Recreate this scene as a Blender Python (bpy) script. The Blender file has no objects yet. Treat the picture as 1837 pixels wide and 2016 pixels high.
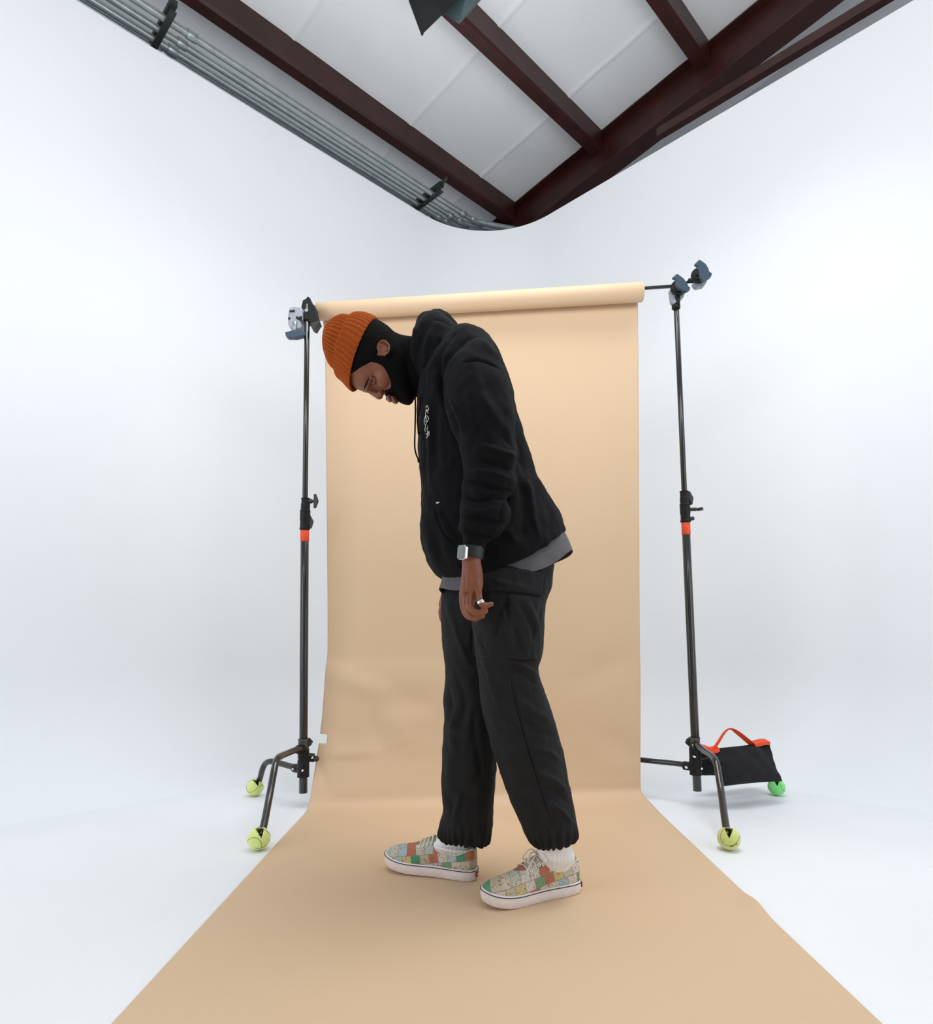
import bpy, bmesh, math, random
import numpy as np
from mathutils import Vector, Matrix, noise
random.seed(4)
scene = bpy.context.scene
COL = scene.collection
# ------------------------------------------------------------------ camera
FL = 1240.0; TILT = math.radians(5.0); CX = 926.0; CY = 1245.0 - FL*math.tan(TILT); CAMZ = 0.666
cam_d = bpy.data.cameras.new('camera'); cam = bpy.data.objects.new('camera', cam_d); COL.objects.link(cam)
cam.location = (0, 0, CAMZ); cam.rotation_euler = (math.radians(90)+TILT, 0, 0)
cam_d.sensor_fit = 'AUTO'; cam_d.sensor_width = 36.0; cam_d.lens = FL/2016*36.0
cam_d.shift_x = -(CX-918.5)/2016; cam_d.shift_y = (CY-1008.0)/2016
cam_d.clip_start = 0.05
scene.camera = cam
# ------------------------------------------------------------------ world, lights, exposure
scene.view_settings.view_transform = 'Standard'; scene.view_settings.look = 'None'
scene.view_settings.gamma = 1; scene.view_settings.use_curve_mapping = False
scene.view_settings.exposure = -0.13
W = bpy.data.worlds.new('world'); scene.world = W; W.use_nodes = True
W.node_tree.nodes['Background'].inputs[0].default_value = (0.93, 0.965, 1.0, 1)
W.node_tree.nodes['Background'].inputs[1].default_value = 0.55
def area(name, loc, target, sx, sy, power, col=(1, 1, 1), spread=180):
    d = bpy.data.lights.new(name, 'AREA'); d.shape = 'RECTANGLE'; d.size = sx; d.size_y = sy
    d.energy = power; d.color = col
    o = bpy.data.objects.new(name, d); COL.objects.link(o); o.location = loc
    o.rotation_euler = (Vector(target)-Vector(loc)).to_track_quat('-Z', 'Y').to_euler()
    d.spread = math.radians(spread)
    return o
area('key_light', (0.75, 1.35, 3.0), (0.12, 1.2, 0.0), 0.9, 0.9, 6, (1.0, 0.985, 0.96), 85)
area('left_added_fill', (-2.6, 0.3, 1.3), (0.7, 4.0, 1.0), 1.6, 2.4, 29, (0.97, 0.985, 1.0))  # unseen fill lamp, added to even out the walls and give side light
area('right_added_fill', (2.6, 0.3, 1.3), (-0.7, 4.0, 1.0), 1.6, 2.4, 25, (0.97, 0.985, 1.0))  # matching fill added out of frame on the right
area('overhead_added_fill', (0.3, 1.95, 3.35), (0.1, 3.1, 0.0), 2.6, 0.7, 17, (0.97, 0.985, 1.0), 112)  # added lamp above the frame, lifts the wall behind the paper
area('added_roof_uplight', (0.0, 0.6, 2.3), (0.1, 3.0, 4.8), 3.4, 1.2, 50, (0.97, 0.98, 1.0))  # upward fill added to brighten the roof, no real fixture

# ------------------------------------------------------------------ geometry helpers
def ray(px, py):
    return np.array([px-CX, FL*math.cos(TILT)-(CY-py)*math.sin(TILT), FL*math.sin(TILT)+(CY-py)*math.cos(TILT)])
C0 = np.array([0, 0, CAMZ])
def U(px, py, D):
    r = ray(px, py); return C0+r*(D/r[1])
def onz(px, py, z):
    r = ray(px, py); return C0+r*((z-CAMZ)/r[2])
S2 = math.sqrt(2)
def onu(px, py, u):
    r = ray(px, py); return C0+r*(u*S2/(r[0]+r[1]))
def onv(px, py, v):
    r = ray(px, py); return C0+r*(v*S2/(-r[0]+r[1]))
def uv(u, v, z): return np.array([(u-v)/S2, (u+v)/S2, z])
def vof(P): return (-P[0]+P[1])/S2
def uof(P): return (P[0]+P[1])/S2
def proj(V):
    P = V-C0; ct, st = math.cos(TILT), math.sin(TILT)
    f = P[:, 1]*ct+P[:, 2]*st; up = -P[:, 1]*st+P[:, 2]*ct
    return np.stack([CX+FL*P[:, 0]/f, CY-FL*up/f], 1)
def crom(P, n):
    """Catmull-Rom through rows of P, n samples per span."""
    P = np.asarray(P, float); m = len(P)
    if m < 3:
        t = np.linspace(0, 1, n+1)[:, None]; return P[0]*(1-t)+P[1]*t
    Q = np.vstack([2*P[0]-P[1], P, 2*P[-1]-P[-2]]); out = []
    for i in range(m-1):
        p0, p1, p2, p3 = Q[i:i+4]
        for k in range(n):
            t = k/n
            out.append(.5*((2*p1)+(-p0+p2)*t+(2*p0-5*p1+4*p2-p3)*t*t+(-p0+3*p1-3*p2+p3)*t**3))
    out.append(P[-1]); return np.array(out)
class G:
    """collects vertices and faces of one mesh"""
    def __init__(s): s.v = []; s.f = []; s.n = 0
    def add(s, V, F):
        s.v.append(np.asarray(V, float).reshape(-1, 3)); s.f += [tuple(i+s.n for i in f) for f in F]; s.n += len(s.v[-1]); return s
    def V(s): return np.vstack(s.v)
    def rings(s, R, closed=True, cap=True, caps=None):
        m = len(R); n = len(R[0]); F = []
        for i in range(m-1):
            for j in range(n if closed else n-1):
                k = (j+1) % n; F.append((i*n+j, i*n+k, (i+1)*n+k, (i+1)*n+j))
        V = [np.asarray(r, float) for r in R]
        if cap and closed:
            V.append(V[0].mean(0)[None]); a = m*n; V.append(V[m-1].mean(0)[None]); b = a+1
            for j in range(n):
                k = (j+1) % n; F.append((a, k, j)); F.append((b, (m-1)*n+j, (m-1)*n+k))
        return s.add(np.vstack(V), F)
    def tube(s, P, r, n=16, round_ends=False, sub=0, flat=None):
        P = np.asarray(P, float); r = np.asarray(r, float)*np.ones(len(P))
        if sub: Q = crom(np.c_[P, r], sub); P = Q[:, :3]; r = Q[:, 3]
        if round_ends:
            d0 = P[0]-P[1]; d0 /= np.linalg.norm(d0); d1 = P[-1]-P[-2]; d1 /= np.linalg.norm(d1)
            A = [(math.cos(a), math.sin(a)) for a in np.linspace(.15, math.pi/2, 6)[:-1]]
            P = np.vstack([[P[0]+d0*r[0]*c for c, q in A], P, [P[-1]+d1*r[-1]*c for c, q in A[::-1]]])
            r = np.r_[[r[0]*q for c, q in A], r, [r[-1]*q for c, q in A[::-1]]]
        T = np.gradient(P, axis=0); T /= np.linalg.norm(T, axis=1)[:, None]+1e-12
        ref = np.array([0, 0, 1.]) if abs(T[0][2]) < .8 else np.array([0, 1., 0])
        a = ref-T[0]*(ref@T[0]); a /= np.linalg.norm(a); R = []
        th = np.linspace(0, 2*math.pi, n, endpoint=False)
        for i in range(len(P)):
            a = a-T[i]*(a@T[i]); a /= np.linalg.norm(a); b = np.cross(T[i], a)
            fa, fb = (1, 1) if flat is None else flat
            R.append(P[i]+r[i]*(np.cos(th)[:, None]*a*fa+np.sin(th)[:, None]*b*fb))
        return s.rings(R)
    def cyl(s, a, b, r, r2=None, n=28):
        a = np.asarray(a, float); b = np.asarray(b, float); r2 = r if r2 is None else r2
        d = b-a; L = np.linalg.norm(d); d = d/L; e = min(.0012, r*.15, L*.2)
        pts = [a, a+d*e, b-d*e, b]; return s.tube(pts, [r-e, r, r2, max(r2-e, 1e-4)], n)
    def ell(s, c, rx, ry=None, rz=None, M=None, n=24, m=14):
        ry = rx if ry is None else ry; rz = rx if rz is None else rz
        R = []
        for i in range(m+1):
            p = -math.pi/2+math.pi*(i+.001)/(m+.002)
            R.append([[math.cos(p)*math.cos(t)*rx, math.cos(p)*math.sin(t)*ry, math.sin(p)*rz] for t in np.linspace(0, 2*math.pi, n, endpoint=False)])
        R = np.array(R)
        if M is not None: R = R@np.asarray(M).T
        return s.rings(list(R+np.asarray(c)))
    def box(s, c, sx, sy, sz, M=None):
        V = np.array([[x, y, z] for x in (-.5, .5) for y in (-.5, .5) for z in (-.5, .5)])*[sx, sy, sz]
        if M is not None: V = V@np.asarray(M).T
        return s.add(V+np.asarray(c), [(0, 1, 3, 2), (4, 6, 7, 5), (0, 4, 5, 1), (2, 3, 7, 6), (0, 2, 6, 4), (1, 5, 7, 3)])
    def prism(s, pts, off):
        pts = np.asarray(pts, float); n = len(pts); off = np.asarray(off, float)
        F = [tuple(range(n))[::-1], tuple(range(n, 2*n))]+[(i, (i+1) % n, n+(i+1) % n, n+i) for i in range(n)]
        return s.add(np.vstack([pts, pts+off]), F)
def frame(z, x=(1, 0, 0)):
    z = np.asarray(z, float); z /= np.linalg.norm(z); x = np.asarray(x, float); x = x-z*(x@z); x /= np.linalg.norm(x)
    return np.stack([x, np.cross(z, x), z], 1)      # columns
def torus(g, c, M, R, r, n=28, m=10):
    M = np.asarray(M); P = []
    for i in range(n+1):
        a = 2*math.pi*i/n; d = M@np.array([math.cos(a), math.sin(a), 0]); z = M@np.array([0, 0, 1.])
        P.append([c+d*R+r*(math.cos(b)*d+math.sin(b)*z) for b in np.linspace(0, 2*math.pi, m, endpoint=False)])
    return g.rings(P, cap=False)
def newell(V, F):
    N = np.zeros_like(V); Fq = np.array([f if len(f) == 4 else (f+(f[2],)) for f in F])
    n = np.cross(V[Fq[:, 2]]-V[Fq[:, 0]], V[Fq[:, 3]]-V[Fq[:, 1]])
    tri = Fq[:, 2] == Fq[:, 3]
    if tri.any(): n[tri] = np.cross(V[Fq[tri, 1]]-V[Fq[tri, 0]], V[Fq[tri, 2]]-V[Fq[tri, 0]])
    for k in range(4): np.add.at(N, Fq[:, k], n)
    return N/(np.linalg.norm(N, axis=1)[:, None]+1e-12)
def obj(name, geo, mat, parent=None, smooth=True, bevel=0, angle=None, label=None, solid=0, sub=0, fix=True):
    V, F = (geo.V(), geo.f) if isinstance(geo, G) else geo
    V = np.asarray(V, float)
    me = bpy.data.meshes.new(name); o = bpy.data.objects.new(name, me); COL.objects.link(o)
    if parent is not None:
        o.parent = parent; off = np.array(parent.matrix_world.translation)
        p = parent
        loc = np.zeros(3)
        while p is not None: loc = loc+np.array(p.location); p = p.parent
        V = V-loc
    me.from_pydata(V.tolist(), [], [list(map(int, f)) for f in F])
    if fix:
        bm = bmesh.new(); bm.from_mesh(me); bmesh.ops.recalc_face_normals(bm, faces=bm.faces[:]); bm.to_mesh(me); bm.free()
    me.materials.append(mat)
    if smooth:
        if angle is None: me.polygons.foreach_set('use_smooth', [True]*len(me.polygons))
        else:
            me.polygons.foreach_set('use_smooth', [True]*len(me.polygons))
            bm = bmesh.new(); bm.from_mesh(me)
            for e in bm.edges:
                if len(e.link_faces) == 2 and e.calc_face_angle(0) > math.radians(angle): e.smooth = False
            bm.to_mesh(me); bm.free()
    if bevel:
        b = o.modifiers.new('bevel', 'BEVEL'); b.width = bevel; b.segments = 2; b.limit_method = 'ANGLE'
    if sub:
        b = o.modifiers.new('sub', 'SUBSURF'); b.levels = sub; b.render_levels = sub
    if solid:
        b = o.modifiers.new('solid', 'SOLIDIFY'); b.thickness = solid; b.offset = -1
    if label: o['label'] = label
    return o
def tag(o, label, cat, group=None):
    o['label'] = label; o['category'] = cat
    if group: o['group'] = group
    return o
def thing(name, loc, label, cat, group=None):
    o = bpy.data.objects.new(name, None); COL.objects.link(o); o.location = loc; o.empty_display_size = .05
    return tag(o, label, cat, group)
def rot45(o):
    o.data.transform(Matrix.Rotation(-math.pi/4, 4, 'Z')); o.rotation_euler = (0, 0, math.pi/4); return o
def struct(o): o['kind'] = 'structure'; return o

# ------------------------------------------------------------------ materials
def srgb(r, g, b):
    f = lambda c: c/12.92 if c <= .04045 else ((c+.055)/1.055)**2.4
    return (f(r/255), f(g/255), f(b/255), 1)
def mat(name, col, rough=.6, metal=0, bump=0, bscale=200, vary=0, vscale=8, sheen=0, coat=0, spec=.5, detail=2, stretch=None, sss=0):
    m = bpy.data.materials.new(name); m.use_nodes = True; nt = m.node_tree; b = nt.nodes['Principled BSDF']
    b.inputs['Base Color'].default_value = col; b.inputs['Roughness'].default_value = rough; b.inputs['Metallic'].default_value = metal
    b.inputs['Sheen Weight'].default_value = sheen; b.inputs['Coat Weight'].default_value = coat; b.inputs['Specular IOR Level'].default_value = spec
    if sss: b.inputs['Subsurface Weight'].default_value = sss; b.inputs['Subsurface Scale'].default_value = .004
    tc = nt.nodes.new('ShaderNodeTexCoord')
    co = tc.outputs['Object']
    if stretch:
        mp = nt.nodes.new('ShaderNodeMapping'); mp.inputs['Scale'].default_value = stretch; nt.links.new(co, mp.inputs[0]); co = mp.outputs[0]
    if vary:
        n = nt.nodes.new('ShaderNodeTexNoise'); n.inputs['Scale'].default_value = vscale; n.inputs['Detail'].default_value = 4
        nt.links.new(co, n.inputs['Vector'])
        r = nt.nodes.new('ShaderNodeMapRange'); r.inputs['From Min'].default_value = .3; r.inputs['From Max'].default_value = .7
        r.inputs['To Min'].default_value = 1-vary; r.inputs['To Max'].default_value = 1+vary
        nt.links.new(n.outputs['Fac'], r.inputs['Value'])
        mx = nt.nodes.new('ShaderNodeVectorMath'); mx.operation = 'SCALE'; mx.inputs[0].default_value = col[:3]
        nt.links.new(r.outputs[0], mx.inputs['Scale']); nt.links.new(mx.outputs[0], b.inputs['Base Color'])
    if bump:
        n = nt.nodes.new('ShaderNodeTexNoise'); n.inputs['Scale'].default_value = bscale; n.inputs['Detail'].default_value = detail
        nt.links.new(co, n.inputs['Vector'])
        bp = nt.nodes.new('ShaderNodeBump'); bp.inputs['Strength'].default_value = bump; bp.inputs['Distance'].default_value = .001
        nt.links.new(n.outputs['Fac'], bp.inputs['Height']); nt.links.new(bp.outputs[0], b.inputs['Normal'])
    return m
M = {}
M['cyc'] = mat('white_painted_cyc', (0.845, 0.872, 0.895, 1), .62, vary=.012, vscale=1.2, bump=.05, bscale=60)
M['floor'] = mat('white_painted_floor', (0.83, 0.855, 0.88, 1), .55, vary=.02, vscale=2.5, bump=.08, bscale=40)
M['insul'] = mat('insulation_facing', (0.86, 0.875, 0.89, 1), .6, vary=.02, vscale=3, bump=.15, bscale=30)
M['wallboard'] = mat('grey_insulated_wall', (0.72, 0.75, 0.78, 1), .7, vary=.03)
M['oxide'] = mat('red_oxide_steel', srgb(56, 21, 16), .42, vary=.3, vscale=6, bump=.15, bscale=50)
M['galv'] = mat('galvanised_steel', srgb(150, 158, 158), .38, .75, vary=.15, vscale=20)
M['rod'] = mat('dark_strut_steel', srgb(50, 55, 55), .5, .5)
M['paper'] = mat('tan_seamless_paper', srgb(210, 181, 148), .62, vary=.012, vscale=1.5, bump=.04, bscale=300)
M['black_metal'] = mat('black_chromed_steel', (0.012, 0.011, 0.010, 1), .22, .0, coat=.4)
M['cast'] = mat('black_cast_metal', (0.012, 0.012, 0.012, 1), .45, bump=.2, bscale=300, spec=.2)
M['knob'] = mat('black_plastic_knob', (0.02, 0.021, 0.023, 1), .5)
M['blue_knob'] = mat('slate_blue_plastic', srgb(44, 66, 82), .38)
M['chrome'] = mat('bright_steel', (0.75, 0.76, 0.78, 1), .2, 1)
M['alu'] = mat('cast_aluminium', srgb(150, 156, 164), .45, .3, bump=.3, bscale=120)
M['worn'] = mat('worn_black_casting', srgb(78, 78, 76), .45, .4, vary=.5, vscale=60)
M['orange'] = mat('orange_tape', srgb(228, 76, 34), .5)
M['webbing'] = mat('orange_webbing', srgb(236, 74, 28), .7, bump=.4, bscale=600)
M['sandbag'] = mat('black_sandbag_fabric', (0.012, 0.012, 0.014, 1), .9, bump=.5, bscale=500, spec=.3)
M['felt'] = mat('yellow_green_felt', srgb(220, 233, 142), .95, bump=.8, bscale=700, sheen=.4, vary=.06, vscale=60)
M['felt2'] = mat('dull_yellow_felt', srgb(206, 211, 122), .95, bump=.8, bscale=700, sheen=.4, vary=.08, vscale=60)
M['felt3'] = mat('bright_green_felt', srgb(128, 228, 130), .95, bump=.8, bscale=700, sheen=.4, vary=.06, vscale=60)
M['seam'] = mat('ball_seam', srgb(120, 128, 80), .8)
M['ink'] = mat('dark_ink', (0.012, 0.012, 0.015, 1), .6)
M['hoodie'] = mat('black_fleece', (0.0034, 0.0036, 0.0046, 1), .9, bump=.5, bscale=700, spec=.18)
M['trouser'] = mat('washed_black_cotton', (0.0110, 0.0116, 0.0126, 1), .85, bump=.45, bscale=900, vary=.18, vscale=30, spec=.25)
M['tee'] = mat('charcoal_cotton', srgb(84, 82, 86), .85, bump=.4, bscale=900, vary=.1, vscale=40)
M['skin'] = mat('dark_brown_skin', srgb(128, 76, 53), .5, vary=.12, vscale=60, bump=.15, bscale=500, spec=.4)
M['beanie'] = mat('rust_orange_wool', srgb(158, 74, 25), .95, bump=.8, bscale=900, spec=.2, vary=.08, vscale=120)
M['hair'] = mat('black_curly_hair', (0.0035, 0.003, 0.003, 1), .9, spec=.12, bump=1, bscale=500)
M['eye'] = mat('eye_white', srgb(70, 56, 50), .2)
M['iris'] = mat('dark_iris', (0.01, 0.006, 0.004, 1), .15)
M['lip'] = mat('lips', srgb(134, 80, 70), .45)
M['sock'] = mat('white_ribbed_cotton', srgb(232, 232, 234), .9, bump=.5, bscale=800)
M['rubber'] = mat('off_white_rubber', srgb(226, 216, 214), .55, vary=.05, vscale=40)
M['navy'] = mat('navy_stripe', srgb(24, 28, 52), .6)
M['lace'] = mat('off_white_lace', srgb(214, 204, 192), .85, bump=.5, bscale=900)
M['eyelet'] = mat('white_eyelet', srgb(238, 238, 236), .4)
M['redtag'] = mat('dark_red_rubber_tag', srgb(150, 34, 30), .5)
M['white'] = mat('white_print', (0.8, 0.8, 0.8, 1), .7)
M['strap'] = mat('dark_green_grey_strap', srgb(26, 32, 33), .55)
M['screen'] = mat('reflective_grey_watch_glass', srgb(98, 112, 110), .25, coat=.6)
M['silver'] = mat('polished_silver', (0.86, 0.86, 0.86, 1), .18, 1)
M['flag'] = mat('black_sheet_metal', (0.004, 0.0045, 0.005, 1), .7, spec=.1)
M['flag2'] = mat('grey_green_sheet_metal', srgb(52, 68, 70), .6, vary=.15, vscale=20, spec=.2)
def shoe_mat():
    m = bpy.data.materials.new('comic_patchwork_canvas'); m.use_nodes = True; nt = m.node_tree; b = nt.nodes['Principled BSDF']
    b.inputs['Roughness'].default_value = .75; L = nt.links
    tc = nt.nodes.new('ShaderNodeTexCoord'); mp = nt.nodes.new('ShaderNodeMapping'); L.new(tc.outputs['Object'], mp.inputs[0])
    mp.inputs['Rotation'].default_value = (0, .16, .0); mp.inputs['Location'].default_value = (.013, .2, .004); mp.inputs['Scale'].default_value = (1, 1, 1)
    def mth(op, a, b=None):
        q = nt.nodes.new('ShaderNodeMath'); q.operation = op
        for k_, x_ in enumerate((a, b)):
            if x_ is None: continue
            if isinstance(x_, (int, float)): q.inputs[k_].default_value = x_
            else: L.new(x_, q.inputs[k_])
        return q.outputs[0]
    xyz = nt.nodes.new('ShaderNodeSeparateXYZ'); L.new(mp.outputs[0], xyz.inputs[0])
    zz = mth('MULTIPLY', xyz.outputs[2], 44); row = mth('FLOOR', zz); xx = mth('ADD', mth('MULTIPLY', xyz.outputs[0], 40), mth('MULTIPLY', row, .37)); colm = mth('FLOOR', xx)
    fx = mth('FRACT', xx); fz = mth('FRACT', zz)
    cmb = nt.nodes.new('ShaderNodeCombineXYZ'); L.new(colm, cmb.inputs[0]); L.new(row, cmb.inputs[2])
    wn = nt.nodes.new('ShaderNodeTexWhiteNoise'); L.new(cmb.outputs[0], wn.inputs['Vector'])
    sp = nt.nodes.new('ShaderNodeSeparateColor'); L.new(wn.outputs['Color'], sp.inputs[0])
    cr = nt.nodes.new('ShaderNodeValToRGB'); cr.color_ramp.interpolation = 'CONSTANT'; L.new(sp.outputs[0], cr.inputs[0])
    pal = [(186, 182, 168), (190, 176, 120), (112, 148, 112), (172, 182, 178), (194, 182, 162), (176, 104, 76), (160, 178, 180), (200, 192, 182), (70, 140, 100), (178, 166, 142)]
    while len(cr.color_ramp.elements) < len(pal): cr.color_ramp.elements.new(.5)
    for i, (e, c) in enumerate(zip(cr.color_ramp.elements, pal)): e.position = i/len(pal); e.color = srgb(*c)
    # drawn figures: small blobs of ink and colour inside the panels
    n = nt.nodes.new('ShaderNodeTexNoise'); n.inputs['Scale'].default_value = 260; n.inputs['Detail'].default_value = 3; L.new(tc.outputs['Object'], n.inputs['Vector'])
    r1 = nt.nodes.new('ShaderNodeValToRGB'); r1.color_ramp.elements[0].position = .60; r1.color_ramp.elements[0].color = (0, 0, 0, 1); r1.color_ramp.elements[1].position = .64; r1.color_ramp.elements[1].color = (.7, .7, .7, 1)
    L.new(n.outputs['Fac'], r1.inputs[0])
    mx = nt.nodes.new('ShaderNodeMix'); mx.data_type = 'RGBA'; L.new(r1.outputs[0], mx.inputs['Factor']); L.new(cr.outputs[0], mx.inputs['A']); mx.inputs['B'].default_value = srgb(88, 70, 58)
    n2 = nt.nodes.new('ShaderNodeTexNoise'); n2.inputs['Scale'].default_value = 120; n2.inputs['Detail'].default_value = 1; L.new(mp.outputs[0], n2.inputs['Vector'])
    r2 = nt.nodes.new('ShaderNodeValToRGB'); r2.color_ramp.elements[0].position = .66; r2.color_ramp.elements[0].color = (0, 0, 0, 1); r2.color_ramp.elements[1].position = .68; r2.color_ramp.elements[1].color = (.8, .8, .8, 1)
    L.new(n2.outputs['Fac'], r2.inputs[0])
    m2 = nt.nodes.new('ShaderNodeMix'); m2.data_type = 'RGBA'; L.new(r2.outputs[0], m2.inputs['Factor']); L.new(mx.outputs['Result'], m2.inputs['A']); m2.inputs['B'].default_value = srgb(176, 64, 44)
    # panel outlines
    class lt: outputs = [mth('MAXIMUM', mth('LESS_THAN', fx, .05), mth('LESS_THAN', fz, .05))]
    m3 = nt.nodes.new('ShaderNodeMix'); m3.data_type = 'RGBA'; L.new(lt.outputs[0], m3.inputs['Factor']); L.new(m2.outputs['Result'], m3.inputs['A']); m3.inputs['B'].default_value = srgb(128, 126, 106)
    L.new(m3.outputs['Result'], b.inputs['Base Color'])
    return m
M['comic'] = shoe_mat()

# ------------------------------------------------------------------ the cyclorama cove, floor, roof
U0, V0, H, RC, RF = 3.397, 3.234, 3.631, .63, .5
def cyc(side):
    # plan path of the wall face, inset by d towards the room, with a floor cove
    def path(d):
        cu, cv = U0-RC, V0-RC; r = RC-d; P = []
        if side == 'left':
            for t in np.linspace(-3.6, cu, 30)[:-1]: P.append((t, V0-d))
            for a in np.linspace(math.pi/2, math.pi/4, 17): P.append((cu+r*math.cos(a), cv+r*math.sin(a)))
        else:
            for a in np.linspace(math.pi/4, 0, 17): P.append((cu+r*math.cos(a), cv+r*math.sin(a)))
            for t in np.linspace(cv, -3.6, 30)[1:]: P.append((U0-d, t))
        return P
    prof = [(RF*(1-math.sin(a)), RF*(1-math.cos(a))) for a in np.linspace(0, math.pi/2, 17)]   # (inset, height)
    prof += [(0, z) for z in np.linspace(RF, H, 14)[1:]] + [(-.12, H), (-.12, 0)]
    R = [[uv(u, v, z) for u, v in path(d)] for d, z in prof]
    g = G(); g.rings(R, closed=False)
    return struct(obj('wall_'+side, g, M['cyc'], angle=50, fix=False))
for s_ in ('left', 'right'):
    w_ = cyc(s_)
    w_['label'] = 'tall white painted cove wall on the %s of the studio corner' % s_
g = G(); g.add([uv(-4.2, -4.2, 0), uv(U0+.3, -4.2, 0), uv(U0+.3, V0+.3, 0), uv(-4.2, V0+.3, 0)], [(0, 1, 2, 3)])
fl = struct(obj('floor', g, M['floor'], fix=False)); fl['label'] = 'white painted studio floor'
# roof of insulated sheets, falling towards the left wall
UR = 4.0
Pa, Pb = onu(1520, 0, UR), onu(1020, 410, UR)
SL = (Pb[2]-Pa[2])/(vof(Pb)-vof(Pa))
def zroof(v): return Pa[2]+SL*(v-vof(Pa))
g = G(); uu = [-4.5]; seams = [-2.2, -1.2, -.2, .8, 1.8, 2.75, 3.5]
us = []; 
for s_ in seams: us += [(s_-.04, 0), (s_-.015, -.003), (s_, -.008), (s_+.015, -.003), (s_+.04, 0)]
us = [(-4.5, 0)]+us+[(5.0, 0)]
vs = np.linspace(-4.5, 4.6, 40)
g.rings([[uv(u, v, zroof(v)+dz+.008*math.sin(v*7.2+u)) for v in vs] for u, dz in us], closed=False)
cl = struct(rot45(obj('ceiling', g, M['insul'], solid=0, fix=False))); cl['label'] = 'white insulated metal roof with faint lengthwise seams'
for nm, A_, B_ in (('wall_end', (4.55, -4.5), (4.55, 4.4)), ('wall_eave', (-4.5, 4.35), (4.55, 4.35))):
    g = G(); a = uv(*A_, 0); b = uv(*B_, 0); z1 = 5.6
    g.prism([a, b, b+[0, 0, z1], a+[0, 0, z1]], (uv(.1, 0, 0) if nm == 'wall_end' else uv(0, .1, 0)))
    struct(obj(nm, g, M['wallboard'], smooth=False))

# purlins (horizontal, parallel to the left wall), Z sections
def purlin(vt, label):
    g = G(); w = .085; h = .17; t = .012
    def pt(v, z): return lambda u: uv(u, v, zroof(vt)+z)
    prof = [(0, .02), (0, -h+.02), (.012, -h), (w, -h-.0), (w, -h+.03), (w-t, -h+.03), (w-t, -h+t), (.02, -h+t), (t, -h+.03), (t, .02)]
    R = [[uv(u, vt+a, zroof(vt)+b) for a, b in prof] for u in (-4.4, UR-.075)]
    g.rings(R)
    o = rot45(obj('steel_purlin', g, M['oxide'], angle=30))
    return tag(o, label, 'roof beam', 'red oxide purlins under the white roof')
vC, vB, vA = vof(onu(1405, 100, UR)), vof(onu(1195, 272, UR)), vof(onu(1025, 405, UR))
purlin(vA, 'dark red steel roof beam nearest the row of grey pipes')
purlin(vB, 'middle dark red roof beam running up behind the hanging black flap')
purlin(vC, 'short stretch of dark red roof beam farthest right, above the big rafter')
# rafter I beam
g = G(); hb = .30; fw = .075; t = .012
prof = [(-fw, 0), (fw, 0), (fw, -t), (.006, -t), (.006, -hb+t), (fw, -hb+t), (fw, -hb), (-fw, -hb), (-fw, -hb+t), (-.006, -hb+t), (-.006, -t), (-fw, -t)]
R = [[uv(UR+a, v, zroof(v)+b) for a, b in prof] for v in (-4.4, 4.3)]
g.rings(R); tag(rot45(obj('steel_rafter', g, M['oxide'], smooth=False)), 'thick dark red sloping steel rafter the roof beams run into', 'rafter')
# horizontal girt below the rafter
ug = 3.72; ga = onu(1762, 0, ug); gb = onu(1300, 275, ug); zt = onu(1703, 0, ug-.05)[2]
g = G(); hh = max(.05, zt-ga[2])
prof = [(0, 0), (.05, 0), (.05, hh), (.04, hh), (.04, .012), (.012, .012), (.012, hh), (0, hh)]
R = [[uv(ug-.05+a, v, ga[2]+b) for a, b in prof] for v in (-4.4, vof(gb))]
g.rings(R); tag(rot45(obj('steel_girt', g, M['oxide'], smooth=False)), 'thin level dark red steel channel just above the right wall edge', 'steel channel')
# conduits along the left wall top
ZC = 3.771
def xv(x0): return vof(onz(x0, 0, ZC))
names = ['lowest grey metal pipe hugging the left wall edge', 'second grey metal pipe up from the left wall edge', 'third grey metal pipe up from the left wall edge', 'topmost grey metal pipe of the row above the left wall']
ends = [(905, 452), (985, 458), (1040, 440), (1045, 436)]
for i, x0 in enumerate((150, 180, 222, 268)):
    v = xv(x0); r = .019
    g = G(); ub = [3.05, 3.15, 3.22, 3.28][i]; P = [uv(-4.2, v, ZC), uv(0, v, ZC), uv(ub-.25, v, ZC)]
    P += [uv(ub-.1, v-.004, ZC+.002), uv(ub+.02, v-.03, ZC+.01), uv(ub+.35, v-.19, ZC+.02), uv(ub+.7, v-.36, ZC+.02)]
    g.tube(P, r, 14, sub=6)
    for uc in (1.03+.02*i, 2.92+.05*i):
        g.cyl(uv(uc, v, ZC), uv(uc+.05, v, ZC), r*1.28)
    tag(rot45(obj('metal_conduit', g, M['galv'])), names[i], 'pipe', 'grey conduits above the left wall')
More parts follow.
